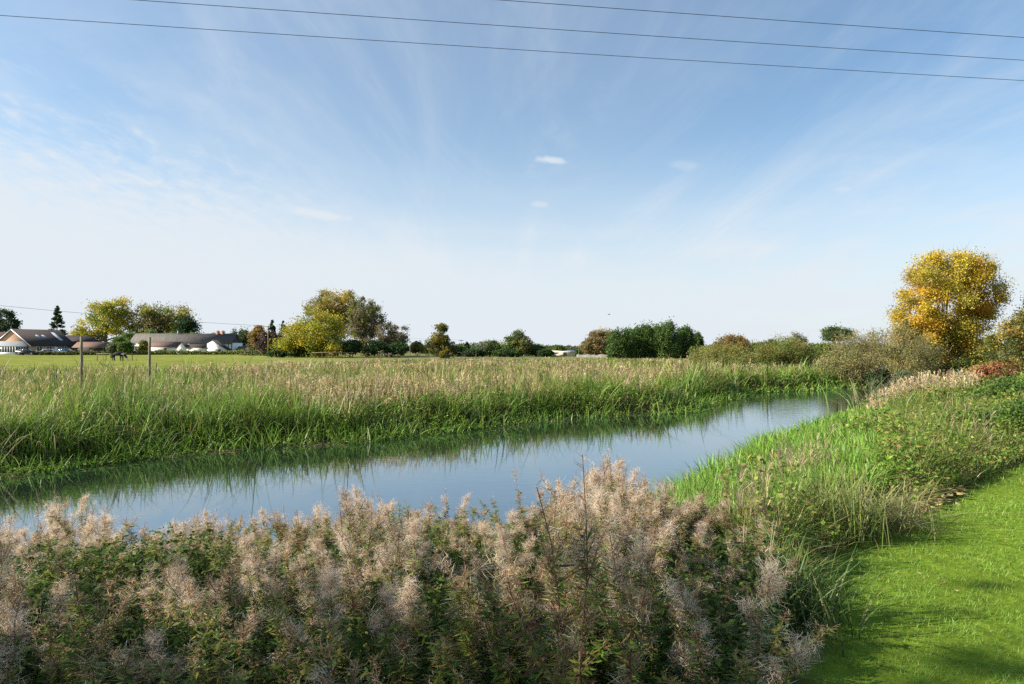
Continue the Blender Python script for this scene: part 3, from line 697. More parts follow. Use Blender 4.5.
tree('field_shrub', 'green shrub left of the ivy clad pollard', 'shrub', 428, 155, 345, 7, GRN, 1100, stems='stem', crown='foliage', group='shrubs at the field edge')
tree('pollard_tree', 'ivy clad pollard with a bare tuft on top alone in the field', 'tree', 441, 119, 323, 17, [(.22, .2, .03), (.28, .22, .03), (.09, .11, .025), (.06, .08, .02)], 3600,
     [(-.15, .36, .75, .3), (.2, .26, .85, .26), (0, .55, .45, .2), (.05, .86, .3, .1)], tw=160, cr=.16)
tree('field_shrub', 'dark green bush right of the ivy clad pollard', 'shrub', 459, 140, 346, 9, DRK + GRN, 1200, stems='stem', crown='foliage', group='shrubs at the field edge')
tree('fir_tree', 'small dark fir between the pollard and the loose green trees', 'tree', 467, 138, 342, 5.5, DRK, 900, style='cone')
tree('field_tree', 'low green tree left of the pointed loose tree', 'tree', 490, 138, 341, 14, GRN + GRY, 2200, group='green trees on the far side of the field')
tree('field_tree', 'pointed loose green tree in the middle of the skyline', 'tree', 518, 136, 328, 17, GRN + OLV + GRY, 3600, [(0, .7, .28, .24), (-.45, .42, .5, .3), (.45, .42, .5, .28), (0, .4, .6, .3)], bare=.08, group='green trees on the far side of the field', tw=120)
tree('field_tree', 'low green tree right of the pointed loose tree', 'tree', 536, 138, 345, 11, GRN, 1500, group='green trees on the far side of the field')
tree('field_shrub', 'small round green bush left of the pale shed', 'shrub', 558, 142, 346, 9, GRN, 1100, stems='stem', crown='foliage', group='shrubs at the field edge')
tree('field_shrub', 'dark reddish bush behind the pale shed', 'shrub', 571, 148, 350, 7, PUR + DRK, 800, stems='stem', crown='foliage', group='shrubs at the field edge')
for px, w, lb in ((477, 9, 'low hedge bush under the small dark fir'), (505, 13, 'low hedge bush under the pointed loose tree'), (546, 9, 'low hedge bush right of the loose green trees'), (470, 8, 'low hedge bush beside the wooden rails')):
    tree('hedge_bush', lb, 'bush', px, 133, 350, w, DRK + GRN[:1], 900, stems='stem', crown='foliage', group='low bushes at the field end')
tree('oak_tree', 'round brown oak left of the dark evergreens', 'tree', 599, 132, 328, 19, BRN + OLV[:1], 4200, [(0, .5, .85, .4), (.2, .62, .6, .3), (-.5, .36, .45, .3)], cr=.14, tw=120)
tree('bare_tree', 'leafless twiggy tree behind the brown oak', 'tree', 607, 140, 327, 13, BRN, 240, bare=.3, tw=380, bark='greybark')
for px, tp, w, d_, lb in ((621, 331, 15.5, 119, 'leftmost dark evergreen of the dense group'), (645, 326.5, 15, 121, 'broad dark evergreen second from the brown oak'), (667, 323, 14, 119, 'tallest dark evergreen of the dense group'),
                          (685, 328, 11, 122, 'dark evergreen right of the tallest one'), (697, 334, 7, 126, 'small pointed evergreen at the right end of the dense group'), (634, 330, 14, 128, 'dark evergreen behind the two leftmost ones'), (657, 328, 14, 128, 'dark evergreen behind the tallest one')):
    tree('cypress_tree', lb, 'tree', px, d_, tp, w, [[(.04, .105, .02), (.055, .13, .024), (.07, .15, .03)], [(.05, .10, .022), (.075, .14, .03), (.10, .16, .035)]][int(px) % 2], 4600, style='column', group='dense dark evergreens')
tree('maple_tree', 'round red brown topped tree behind the olive willows', 'tree', 732, 100, 333, 19, [(.28, .16, .06), (.24, .19, .05), (.2, .19, .045)], 4200, [(0, .55, .85, .36), (.3, .5, .6, .3)], tw=160)
tree('willow_shrub', 'olive willow shrub beside the dark evergreens', 'shrub', 722, 62, 344, 34, OLV + [(.24, .22, .05)], 9000, [(-.3, .45, .6, .4), (.3, .52, .6, .4), (0, .3, .9, .3)], stems='stem', crown='foliage', tw=700, leaf=.14, nlimb=14, group='willow shrubs along the river')
tree('willow_shrub', 'olive green willow shrub right of the red brown topped tree', 'shrub', 782, 66, 336, 33, OLV + GRN[2:], 9500, [(0, .5, .7, .42), (.4, .42, .6, .36), (-.5, .35, .5, .3)], stems='stem', crown='foliage', tw=800, leaf=.14, nlimb=14, group='willow shrubs along the river')
tree('bare_tree', 'pale bare crowned tree behind the olive green willow shrub', 'tree', 797, 105, 332, 12, GRY, 700, bare=.2, tw=500, bark='greybark')
tree('field_tree', 'green tree behind the willow shrubs right of the red brown tree', 'tree', 757, 115, 342, 14, GRN + OLV, 2000, group='trees behind the willow shrubs')
tree('field_tree', 'dark green tree in the gap behind the willow shrubs', 'tree', 770, 125, 340, 12, GRN + DRK, 1800, group='trees behind the willow shrubs')
tree('field_tree', 'green tree under the flat topped pine', 'tree', 826, 95, 343, 14, GRN + OLV, 2400, group='trees behind the willow shrubs')
tree('flat_topped_tree', 'flat topped pale green tree leaning above the scrub', 'tree', 838, 98, 326, 16, [(.10, .15, .05), (.13, .18, .06), (.08, .12, .045)], 2600, [(0, .84, .9, .13), (-.55, .7, .4, .12), (.4, .72, .5, .1)], trunk=.5, cr=.2)
tree('willow_shrub', 'grey brown twiggy willow scrub left of the golden tree', 'shrub', 866, 47, 328, 40, TWG, 11000, [(-.2, .48, .7, .42), (.35, .55, .6, .42), (-.6, .3, .5, .28)], stems='stem', crown='foliage', tw=1100, leaf=.105, nlimb=18, group='willow shrubs along the river')
tree('willow_shrub', 'grey brown twiggy willow scrub right under the golden tree', 'shrub', 912, 45, 322, 36, TWG, 11000, [(-.2, .52, .7, .42), (.35, .42, .6, .38)], stems='stem', crown='foliage', tw=1100, leaf=.105, nlimb=18, group='willow shrubs along the river')
tree('golden_tree', 'big golden yellow autumn tree above the scrub on the right', 'tree', 945, 50, 250, 56, GOLD + GOLD + [(.34, .31, .06)], 60000,
     [(0, .60, .84, .34), (-.62, .5, .38, .2), (-.32, .78, .45, .18), (.2, .83, .45, .15), (.62, .72, .38, .2), (.58, .45, .38, .2), (0, .28, .7, .22), (-.55, .32, .4, .16), (.2, .16, .5, .14), (-.2, .18, .5, .14)], cr=.15, leaf=.145, bare=.0, nlimb=24, trunk=.17, tw=900)
tree('hawthorn_bush', 'dark shaded bush at the foot of the golden tree', 'bush', 958, 44, 358, 24, DRK + OLV[2:], 3500, stems='stem', crown='foliage', leaf=.13)
tree('hedge_tree', 'yellow and orange hedge tree cut by the right edge', 'tree', 1032, 36, 300, 52, MIX + [(.3, .24, .04)], 15000, [(-.35, .4, .55, .38), (.2, .6, .6, .38), (.6, .5, .5, .4), (-.1, .2, .9, .2)], leaf=.13, cr=.13)
tree('hedge_tree', 'dark green tree top behind the yellow hedge tree', 'tree', 1040, 47, 288, 30, GRN + DRK, 5500, leaf=.16)
tree('dogwood_bush', 'low red leaved bush below the yellow hedge tree', 'bush', 992, 26, 364, 24, RED, 1900, [(-.4, .55, .5, .4), (.3, .6, .55, .4)], stems='stem', crown='foliage', leaf=.10, cr=.2, tw=120)
tree('guard_shrub', 'small blue green shrub standing in the tan grass', 'shrub', 684, 56, 364, 5, [(.05, .09, .06), (.07, .11, .05)], 900, stems='stem', crown='foliage', leaf=.12)
for px, d_, tp, w, pal, lb in ((1012, 17, 376, 52, GRN + [(.12, .2, .03)], 'bright bramble mound at the right edge above the lawn'), (955, 18, 389, 38, GRN + OLV, 'bramble mound left of the bright one'),
                               (985, 13.2, 411, 45, GRN, 'leafy mound in front of the bright bramble mound'), (1050, 12.5, 396, 50, GRN + [(.12, .2, .03)], 'dark bramble mound cut by the right edge near the bare earth'), (905, 13, 424, 36, OLV + GRN, 'olive weedy mound beside the reeds')):
    tree('bramble_bush', lb, 'bush', px, d_, tp, w, pal, 7000, [(-.4, .45, .6, .5), (.35, .5, .6, .48), (0, .3, .9, .35)], stems='stem', crown='foliage', leaf=.0048 * d_, cr=.16, tw=140, group='bramble mounds on the near bank')
tree('sallow_bush', 'dark rounded bush at the water where the river bends away', 'bush', 880, 44, 366, 13, GRY + DRK + [(.08, .05, .04)], 2600, stems='stem', crown='foliage', leaf=.11)
tree('sallow_bush', 'silvery green bush right of the dark rounded bush', 'bush', 902, 43, 369, 14, GRY + [(.13, .16, .07)], 2600, stems='stem', crown='foliage', leaf=.11)
# tall trees beside and behind the viewer: their shade lies over the foreground
for x_, y_, h_, w_, lb in ((-16, -2.45, 16.5, 6.6, 'leafy tree behind the viewer that shades the lawn'), (-22, -12, 12, 5, 'second leafy tree behind the viewer'), (-11, -13, 11, 4.5, 'third leafy tree behind the viewer')):
    p = np.array([x_, y_, 0.]); d_ = 100.; s_ = d_ / F
    r_ = tree('ash_tree', lb, 'tree', CX, 100., HY - (h_ - EYE - .4) / s_, w_ / s_, GRN, 12000, leaf=.36, cr=.24)
    r_.location = (x_, y_, float(gz(np.array([x_]), np.array([y_]))[0]))

# ------------------------------------------------------------------ buildings
def gable_prism(w, l, he, hr, wall=True):
    """w across x, l along y, ridge along y: gable wall solid"""
    return [(-w/2, 0, 0), (w/2, 0, 0), (w/2, 0, he), (0, 0, hr), (-w/2, 0, he), (-w/2, l, 0), (w/2, l, 0), (w/2, l, he), (0, l, hr), (-w/2, l, he)], \
           [(0, 1, 2, 3, 4), (9, 8, 7, 6, 5), (1, 6, 7, 2), (5, 0, 4, 9)]
def roof_pair(mb, w, l, he, hr, over=.3, th=.16, axis='y', ox=0, oy=0):
    """two roof slabs over a gable building"""
    sl = (hr - he) / (w / 2)
    for sgn in (-1, 1):
        a = (sgn * (w / 2 + over), he - over * sl); b = (0, hr)
        V_ = []
        for yy in (-over, l + over):
            for (xx, zz) in (a, b, (b[0], b[1] + th), (a[0], a[1] + th)):
                V_.append((xx + ox, yy + oy, zz) if axis == 'y' else (yy + ox, xx + oy, zz))
        mb.poly([(x_, y_, z_ + .004) for x_, y_, z_ in V_], [(0, 1, 2, 3), (7, 6, 5, 4), (0, 4, 5, 1), (2, 6, 7, 3), (3, 7, 4, 0), (1, 5, 6, 2)])

def window(parent, lo, hi, axis='y', name='window', bars=1):
    """framed window proud of a wall that faces -y ('y') or +x ('x')"""
    f = MB(); x0, y0, z0 = lo; x1, y1, z1 = hi; t = .07
    def bx(a, b, c, d, dep0, dep1, mb):
        if axis == 'y': mb.box((a, y0 - dep1, c), (b, y0 - dep0, d))
        else: mb.box((x0 + dep0, a, c), (x0 + dep1, b, d))
    a0, a1 = (x0, x1) if axis == 'y' else (y0, y1)
    bx(a0, a1, z1 - t, z1, .003, .08, f); bx(a0, a1, z0, z0 + t, .003, .1, f); bx(a0, a0 + t, z0 + t, z1 - t, .003, .08, f); bx(a1 - t, a1, z0 + t, z1 - t, .003, .08, f)
    for k in range(1, bars + 1):
        c_ = a0 + (a1 - a0) * k / (bars + 1); bx(c_ - t / 2, c_ + t / 2, z0 + t, z1 - t, .003, .07, f)
    o = f.build(name, M['frame'], parent)
    g = MB(); bx(a0 + t, a1 - t, z0 + t, z1 - t, .005, .03, g); g.build('pane', M['glass'], o)
    return o

# brick bungalow with white conservatory
p = at(12, 168); B = empty('brick_bungalow', p, 'orange brick bungalow with dark roof and white conservatory', 'house', rz=R(-14))
w, l, he, hr = 11.5, 12.5, 2.3, 6.2
mb = MB(); mb.poly(*gable_prism(w, l, he, hr)); mb.build('wall', M['brick'], B)
mb = MB(); roof_pair(mb, w, l, he, hr, .35); rf = mb.build('roof', M['slate'], B)
sl = (hr - he) / (w / 2)
def roofpatch(x0, x1, y0, y1, name, mat, up=.2):
    m_ = MB(); V_ = []
    for k in (up, up + .06):
        for xx, yy in ((x0, y0), (x1, y0), (x1, y1), (x0, y1)): V_.append((xx, yy, hr - xx * sl + k))
    m_.poly(V_, [(0, 3, 2, 1), (4, 5, 6, 7), (0, 1, 5, 4), (1, 2, 6, 5), (2, 3, 7, 6), (3, 0, 4, 7)]); return m_.build(name, mat, rf)
roofpatch(2.2, 3.1, 4.0, 4.9, 'skylight', M['solar']); roofpatch(2.2, 3.1, 5.7, 6.6, 'skylight', M['solar']); roofpatch(1.2, 4.2, 9.4, 10.4, 'roof_glazing', M['solar'])
mb = MB()
for sgn in (-1, 1):
    mb.poly([(sgn * (w / 2 + .36), -.40, he - .36 * sl - .1), (0, -.40, hr - .1), (0, -.40, hr + .14), (sgn * (w / 2 + .36), -.40, he - .36 * sl + .14),
             (sgn * (w / 2 + .36), -.37, he - .36 * sl - .1), (0, -.37, hr - .1), (0, -.37, hr + .14), (sgn * (w / 2 + .36), -.37, he - .36 * sl + .14)],
            [(0, 1, 2, 3), (7, 6, 5, 4), (0, 4, 5, 1), (2, 6, 7, 3), (0, 3, 7, 4), (1, 5, 6, 2)])
mb.build('bargeboard', M['frame'], B)
for y0 in (1.5, 4.2, 8.5): window(B, (w / 2, y0, .9), (w / 2, y0 + 1.5, 2.0), 'x')
mb = MB(); mb.box((w / 2 + .003, 6.4, 0), (w / 2 + .07, 7.4, 2.05)); mb.build('door', M['frame'], B)
# conservatory on the gable
cx0, cx1, cy0, ch, ct_ = -3.2, 5.0, -3.4, 2.1, 3.3
C_ = MB(); cm = (cx0 + cx1) / 2 - 1.2
C_.box((cx0, cy0, 0), (cx1, cy0 + .1, .6)); C_.box((cx0, cy0 + .1, 0), (cx0 + .1, -.003, .6)); C_.box((cx1 - .1, cy0 + .1, 0), (cx1, -.003, .6))
C_.box((cx0, cy0, ch - .12), (cx1, cy0 + .1, ch)); C_.box((cx1 - .1, cy0 + .1, ch - .12), (cx1, -.003, ch)); C_.box((cx0, cy0 + .1, ch - .12), (cx0 + .1, -.003, ch))
for k in range(11):
    xx = cx0 + (cx1 - cx0 - .1) * k / 10; C_.box((xx, cy0 + .002, .6), (xx + .12, cy0 + .098, ch - .12))
for k in range(1, 5): C_.box((cx1 - .098, cy0 + k * .68, .6), (cx1 - .002, cy0 + k * .68 + .09, ch - .12))
cons = C_.build('conservatory', M['frame'], B)
g = MB(); g.box((cx0 + .1, cy0 + .035, .6), (cx1 - .1, cy0 + .055, ch - .12)); g.box((cx1 - .06, cy0 + .1, .6), (cx1 - .04, -.01, ch - .12)); g.build('pane', M['glass'], cons)
g = MB(); xm0, xm1 = cx0 + 1.8, cx1 - 1.8
g.poly([(cx0 - .1, cy0 - .1, ch + .004), (cx1 + .1, cy0 - .1, ch + .004), (cx1 + .1, -.01, ch + .004), (cx0 - .1, -.01, ch + .004), (xm0, cy0 + 1.3, ct_), (xm1, cy0 + 1.3, ct_), (xm1, -.01, ct_), (xm0, -.01, ct_)],
       [(0, 1, 5, 4), (1, 2, 6, 5), (4, 5, 6, 7), (3, 0, 4, 7)]); g.build('glazed_roof', solid('polycarbonate', (.36, .36, .36), .4, .05), cons)
# rear wing with a hipped roof
mb = MB(); mb.box((-4, 12.52, 0), (9.0, 20, 2.25)); mb.build('rear_wing', M['white'], B)
mb = MB(); mb.poly([(-4.4, 12.9, 2.26), (9.4, 12.9, 2.26), (9.4, 20.4, 2.26), (-4.4, 20.4, 2.26), (-1, 16.6, 5.0), (5.4, 16.6, 5.0)], [(0, 1, 5, 4), (1, 2, 5), (2, 3, 4, 5), (3, 0, 4), (3, 2, 1, 0)])
mb.build('wing_roof', M['slate'], B)
# brown roofed house behind it, cut by the left edge
p = at(-14, 188); B = empty('brown_roofed_house', p, 'brown tiled house cut by the left edge behind the brick bungalow', 'house', rz=R(8))
mb = MB(); mb.box((-7, 0, 0), (7, 8, 2.6)); mb.build('wall', M['brick'], B)
mb = MB(); roof_pair(mb, 8, 14, 2.6, 5.9, .4, .16, 'x', -7, 4); mb.build('roof', M['tiles'], B)
mb = MB()
for e in (-6.98, 6.88): mb.poly([(e, 0, 2.6), (e, 8, 2.6), (e, 4, 5.85), (e + .1, 0, 2.6), (e + .1, 8, 2.6), (e + .1, 4, 5.85)], [(0, 1, 2), (5, 4, 3), (0, 2, 5, 3), (1, 4, 5, 2), (0, 3, 4, 1)])
mb.build('gable', M['brick'], B); window(B, (2, 0, .9), (3.6, 0, 2.0))
# brown shed
p = at(90, 176); B = empty('timber_shed', p, 'low dark timber shed with brown roof between bungalow and farmhouse', 'shed', rz=R(4))
mb = MB(); mb.box((-4.2, 0, 0), (4.2, 5, 1.8)); mb.build('wall', M['darkwood'], B)
mb = MB(); roof_pair(mb, 5, 8.4, 1.8, 3.1, .3, .12, 'x', -4.2, 2.5); mb.build('roof', M['tiles'], B)
mb = MB()
for e in (-4.19, 4.09): mb.poly([(e, 0, 1.8), (e, 5, 1.8), (e, 2.5, 3.05), (e + .1, 0, 1.8), (e + .1, 5, 1.8), (e + .1, 2.5, 3.05)], [(0, 1, 2), (5, 4, 3), (0, 2, 5, 3), (1, 4, 5, 2), (0, 3, 4, 1)])
mb.build('gable', M['darkwood'], B)
mb = MB(); mb.box((-.2, -.06, 0), (.9, -.003, 1.7)); mb.build('door', M['wood'], B)
# long white farmhouse
p = at(176, 178); B = empty('farmhouse', p, 'long low white farmhouse with grey roof and brick chimneys', 'house', rz=R(3))
mb = MB(); mb.box((-13.5, 3, 0), (13.6, 10, 3.0)); mb.build('wall', M['white'], B)
mb = MB(); roof_pair(mb, 7, 26.2, 3.0, 5.4, .35, .14, 'x', -13.2, 6.5); main = mb.build('roof', M['greyroof'], B)
mb = MB()
for e in (-13.18, 12.88): mb.poly([(e, 3, 3.0), (e, 10, 3.0), (e, 6.5, 5.35), (e + .1, 3, 3.0), (e + .1, 10, 3.0), (e + .1, 6.5, 5.35)], [(0, 1, 2), (5, 4, 3), (0, 2, 5, 3), (1, 4, 5, 2), (0, 3, 4, 1)])
mb.build('gable', M['darkwood'], B)
for cx_ in (8.3, 9.6):
    mb = MB(); mb.box((cx_ - .35, 6.1, 5.0), (cx_ + .35, 6.9, 6.0)); mb.box((cx_ - .42, 6.03, 6.0), (cx_ + .42, 6.97, 6.12)); c_ = mb.build('chimney', M['terracotta'], main)
    for k in (-.17, .17):
        m2 = MB(); m2.tube([(cx_ + k, 6.5, 6.12), (cx_ + k, 6.5, 6.42)], [.12, .1], 8); m2.build('chimney_pot', M['terracotta'], c_)
mb = MB(); mb.tube([(-2.2, 6.2, 4.9), (-2.2, 6.2, 6.3)], [.12, .12], 6); mb.build('flue', M['silver'], main)
def lean(x0, x1, h0, h1, y0, y1, roofm, nm):
    m_ = MB(); m_.box((x0, y0, 0), (x1, 2.99, h0)); m_.build('extension_wall', M['white'], B)
    m_ = MB(); V_ = []
    for k in (.006, .13):
        V_ += [(x0 - .2, y0 - .3, h0 + k - .1), (x1 + .2, y0 - .3, h0 + k - .1), (x1 + .2, y1, h1 + k), (x0 - .2, y1, h1 + k)]
    m_.poly(V_, [(0, 3, 2, 1), (4, 5, 6, 7), (0, 1, 5, 4), (1, 2, 6, 5), (2, 3, 7, 6), (3, 0, 4, 7)]); m_.build(nm, roofm, B)
lean(-9.6, 0.2, 1.9, 3.15, .6, 2.99, M['tiles'], 'extension_roof'); lean(2.4, 8.0, 1.75, 2.7, .2, 2.99, M['slate'], 'extension_roof')
mb = MB(); V_, F_ = gable_prism(2.4, 2.6, 1.7, 3.0); mb.poly([(x_ + 1.3, y_ + .1, z_) for x_, y_, z_ in V_], F_); mb.build('porch', M['white'], B)
mb = MB(); roof_pair(mb, 2.4, 2.6, 1.7, 3.0, .15, .1, 'y', 1.3, .2); mb.build('porch_roof', M['slate'], B)
window(B, (.9, .1, .7), (1.7, .1, 1.7)); window(B, (-8.4, .6, .7), (-7.2, .6, 1.6)); window(B, (-3.4, .6, .4), (-2.6, .6, 1.7), name='door', bars=0)
# cross wing with a long sloping white gable
mb = MB(); V0 = [(7.9, 0, 0), (13.0, 0, 0), (13.0, 0, 1.2), (9.3, 0, 3.55), (7.9, 0, 2.7)]
V_ = V0 + [(a, 2.99, c) for a, b, c in V0]; mb.poly(V_, [(0, 1, 2, 3, 4), (9, 8, 7, 6, 5), (1, 6, 7, 2), (5, 0, 4, 9), (2, 7, 8, 3), (4, 3, 8, 9)]); mb.build('cross_wing', M['white'], B)
mb = MB(); a, b = (13.3, 1.01), (9.2, 3.62); V_ = []
for yy in (-.25, 3.4):
    V_ += [(a[0], yy, a[1]), (b[0], yy, b[1]), (b[0], yy, b[1] + .14), (a[0], yy, a[1] + .14)]
mb.poly(V_, [(0, 1, 2, 3), (7, 6, 5, 4), (0, 4, 5, 1), (2, 6, 7, 3), (3, 7, 4, 0), (1, 5, 6, 2)]); mb.build('cross_wing_roof', M['slate'], B)
mb = MB(); mb.box((10.0, -.05, .15), (11.5, -.003, 1.3)); mb.build('garage_door', M['darkwood'], B)
for xx in (12.2, 13.1):
    mb = MB(); mb.box((xx, 2.93, .2), (xx + .18, 2.997, 3.0)); mb.build('timber_post', M['darkwood'], B)
window(B, (-12.6, 3, 1.0), (-11.2, 3, 2.2))
# small white outbuildings
p = at(246, 182); B = empty('white_outbuilding', p, 'low white outbuilding right of the green cypress', 'shed')
mb = MB(); mb.box((-2.4, 0, 0), (2.4, 3, 1.2)); mb.build('wall', M['white'], B)
mb = MB(); roof_pair(mb, 3, 4.8, 1.2, 2.0, .2, .1, 'x', -2.4, 1.5); mb.build('roof', M['greyroof'], B)
p = at(565, 140); B = empty('pale_shed', p, 'long low cream shed on the far side of the field', 'shed', rz=R(3)); B.scale = (.72, .72, .72)
mb = MB(); mb.box((-3.4, 0, 0), (3.4, 3, 1.25)); mb.build('wall', M['cream'], B)
mb = MB(); mb.poly([(-3.6, -.3, 1.15), (3.6, -.3, 1.15), (3.6, 3.2, 1.75), (-3.6, 3.2, 1.75), (-3.6, -.3, 1.25), (3.6, -.3, 1.25), (3.6, 3.2, 1.85), (-3.6, 3.2, 1.85)],
                   [(0, 3, 2, 1), (4, 5, 6, 7), (0, 1, 5, 4), (1, 2, 6, 5), (2, 3, 7, 6), (3, 0, 4, 7)]); mb.build('roof', M['cream'], B)
mb = MB(); mb.box((-.5, -.05, 0), (.5, -.003, 1.1)); mb.build('door', M['wood'], B)
mb = MB(); a = at(577, 131); b = at(690, 122.5); t = np.linspace(0, 1, 60)[:, None]; q = a + (b - a) * t; nrm_ = np.array([-(b - a)[1], (b - a)[0], 0]); nrm_ = nrm_ / np.linalg.norm(nrm_) * .22
tz_ = np.concatenate([np.zeros((60, 2)), .5 + .05 * rng.normal(size=(60, 1))], 1); low = np.array([0, 0, -.3])
mb.add(np.concatenate([q - nrm_ + low, q - nrm_ + tz_, q + nrm_ + tz_, q + nrm_ + low]), [np.array([[r_ * 60 + k_, r_ * 60 + k_ + 1, r_ * 60 + 61 + k_, r_ * 60 + 60 + k_] for r_ in range(3) for k_ in range(59)]), np.array([[0, 60, 120, 180], [239, 179, 119, 59]])])
tag(mb.build('stone_wall', M['stone']), 'low grey stone wall in front of the dark evergreens', 'wall')
# low garden hedges along the field edge
def hedge(name, label, px0, d0, px1, d1, h, n, pal):
    a, b = at(px0, d0), at(px1, d1); p = (a + b) / 2; root = empty(name, p, label, 'hedge')
    t = rng.random(n); q = (a - p)[None, :] + (b - a)[None, :] * t[:, None]
    hh_ = h * (.7 + .5 * vnoise(t * np.linalg.norm(b - a), t * 0, 3, 2))
    q = q + np.stack([rng.normal(0, .1, n), rng.normal(0, .45, n), hh_ * rng.random(n)], -1); dv = rdir(n); u = unit(np.cross(dv, rdir(n)))
    mb = MB(); mb.leaves(q, dv, u, rng.uniform(.25, .5, n), rng.uniform(.18, .35, n), pick(pal, n)); mb.build('foliage', M['leaf'], root)
    tb = MB()
    for k in range(24):
        c_ = (a - p) + (b - a) * (k + .5) / 24; tb.tube([c_ + [0, 0, -.1], c_ + [.1, 0, h * .7]], [.04, .02], 5)
    tb.build('stem', M['bark'], root)
hedge('garden_hedge', 'low trimmed hedge in front of the farmhouse', 128, 166, 250, 170, 1.0, 4500, OLV + GRN[:1])
hedge('garden_hedge', 'low hedge in front of the bungalow and timber shed', 34, 160, 108, 164, .8, 2600, OLV + DRK)
hedge('garden_hedge', 'rough hedge between the farmhouse and the yellow willow', 240, 160, 300, 135, 1.3, 2600, OLV + DRK)
hedge('garden_hedge', 'dark distant hedge between the pollard and the pale shed', 455, 142, 556, 146, 1.5, 2600, DRK + GRN)
hedge('garden_hedge', 'dark hedge below the brown oak', 575, 138, 615, 134, 1.3, 1300, DRK + GRN)
hedge('garden_hedge', 'scrubby hedge behind the willow shrubs', 690, 110, 830, 92, 2.0, 5000, OLV + GRN)

# ------------------------------------------------------------------ posts, poles, wires
def post(label, px, d, top, r, lean=(0, 0), mat='wood'):
    p = at(px, d); h = EYE + (HY - top) * d / F - p[2]; root = empty('fence_post', p, label, 'post', 'posts in the rough grass')
    mb = MB(); t = np.linspace(0, 1, 6); pts = np.outer(t * h, [0, 0, 1]) + np.outer(t, [lean[0], lean[1], 0]) + rng.normal(0, .006, (6, 3)); pts[0, 2] = -.3
    mb.tube(pts, np.array([1.1, 1, .97, .96, .93, .9]) * r, 9); mb.build('shaft', M[mat], root)
    mb = MB(); mb.tube([pts[-1] + [0, 0, .001], pts[-1] + [0, 0, .035]], [r * .88, r * .55], 9); mb.build('weathered_top', M['greybark'], root)
    mb = MB(); mb.tube([pts[3] + [-r - .02, -.02, 0], pts[3] + [-r - .02, .03, .05], pts[3] + [-r - .01, .05, 0]], [.006] * 3, 5); mb.build('staple', M['wire'], root)
post('tall weathered post left of the horse', 81.5, 30, 337, .062)
post('tall weathered post right of the horse', 149, 31, 338, .06, (.03, 0))
post('short dark stake beside the right tall post', 155, 30, 364, .035, (.04, 0))
post('short leaning stake left of the two tall posts', 57, 27, 370, .03, (-.06, 0))

def utility_pole(label, loc, h, arm=1.2, r=.11, rz=0, group='utility poles', n=3):
    root = empty('utility_pole', loc, label, 'utility pole', group, rz)
    mb = MB(); mb.tube([(0, 0, -.3), (0, 0, h * .5), (0, 0, h)], [r * 1.2, r, r * .8], 10); mb.build('pole', M['wood'], root)
    mb = MB(); mb.box((-arm, -.06 - r, h - .28), (arm, -r * .8, h - .14)); ar = mb.build('crossarm', M['wood'], root)
    for k in np.linspace(-arm + .1, arm - .1, n):
        m2 = MB(); m2.tube([(k, -.03 - r, h - .14), (k, -.03 - r, h)], [.045, .03], 8); m2.build('insulator', M['cream'], ar)
    return root
p = at(268, 131); utility_pole('pale utility pole beside the purple copper beech', p, 6.05, .9, .1)
pl = np.array([-84., 92., -.4]); utility_pole('utility pole beyond the left edge of the view', pl, 9.1, .9, .12)
p = at(410, 125); root = empty('grey_post', p, 'tall slim grey post beside the thin brownish ash', 'post')
mb = MB(); mb.tube([(0, 0, -.2), (0, 0, 3.1)], [.07, .055], 8); mb.build('shaft', M['wood'], root); mb = MB(); mb.box((-.16, -.09, 2.85), (.16, .09, 3.02)); mb.build('cap_box', M['stone'], root)
p2 = at(461, 168); utility_pole('distant thin utility pole right of the ivy clad pollard', p2, 3.7, .6, .07)

def cable(name, label, a, b, sag, r, cat='cable', group=None):
    a, b = np.array(a, float), np.array(b, float); t = np.linspace(0, 1, 40)
    pts = a + np.outer(t, b - a); pts[:, 2] -= sag * 4 * t * (1 - t)
    mb = MB(); mb.tube(pts, np.full(40, r), 6); o = mb.build(name, M['wire'], smooth=True); tag(o, label, cat, group); return o
p = at(268, 131)
cable('power_cable', 'thin cable running from the left edge to the pale utility pole', (pl[0] + .7, pl[1] - .1, 8.7), (p[0] - .7, p[1] - .1, p[2] + 6.0), .45, .022)
cable('power_cable', 'thin cable running from the pale utility pole to the distant thin pole', (p[0] + .7, p[1] - .1, p[2] + 6.0), (p2[0], p2[1] - .1, p2[2] + 3.65), .5, .012)
sl_ = (15.9 - 12.86) / 21.5
def overhead(yc, label, zc=8.0):
    cable('overhead_cable', label, (-40, yc - 40 * sl_, 8.42), (48, yc + 48 * sl_, 8.36), .45, .006, 'cable', 'overhead cables crossing the sky')
overhead(14.22, 'lowest of the three overhead cables across the sky'); overhead(13.2, 'middle overhead cable across the top of the sky'); overhead(12.22, 'highest overhead cable leaving the top edge midway')
a_ = math.atan2(sl_, 1) + R(90)
for xx, lb in ((-40, 'near utility pole on the left carrying the overhead cables'), (48, 'near utility pole on the right carrying the overhead cables')):
    yy = 13.28 + xx * sl_; g_ = float(gz(np.array([xx]), np.array([yy]))[0])
    utility_pole(lb, (xx, yy, g_), 8.4 - g_, 1.15, .14, a_)

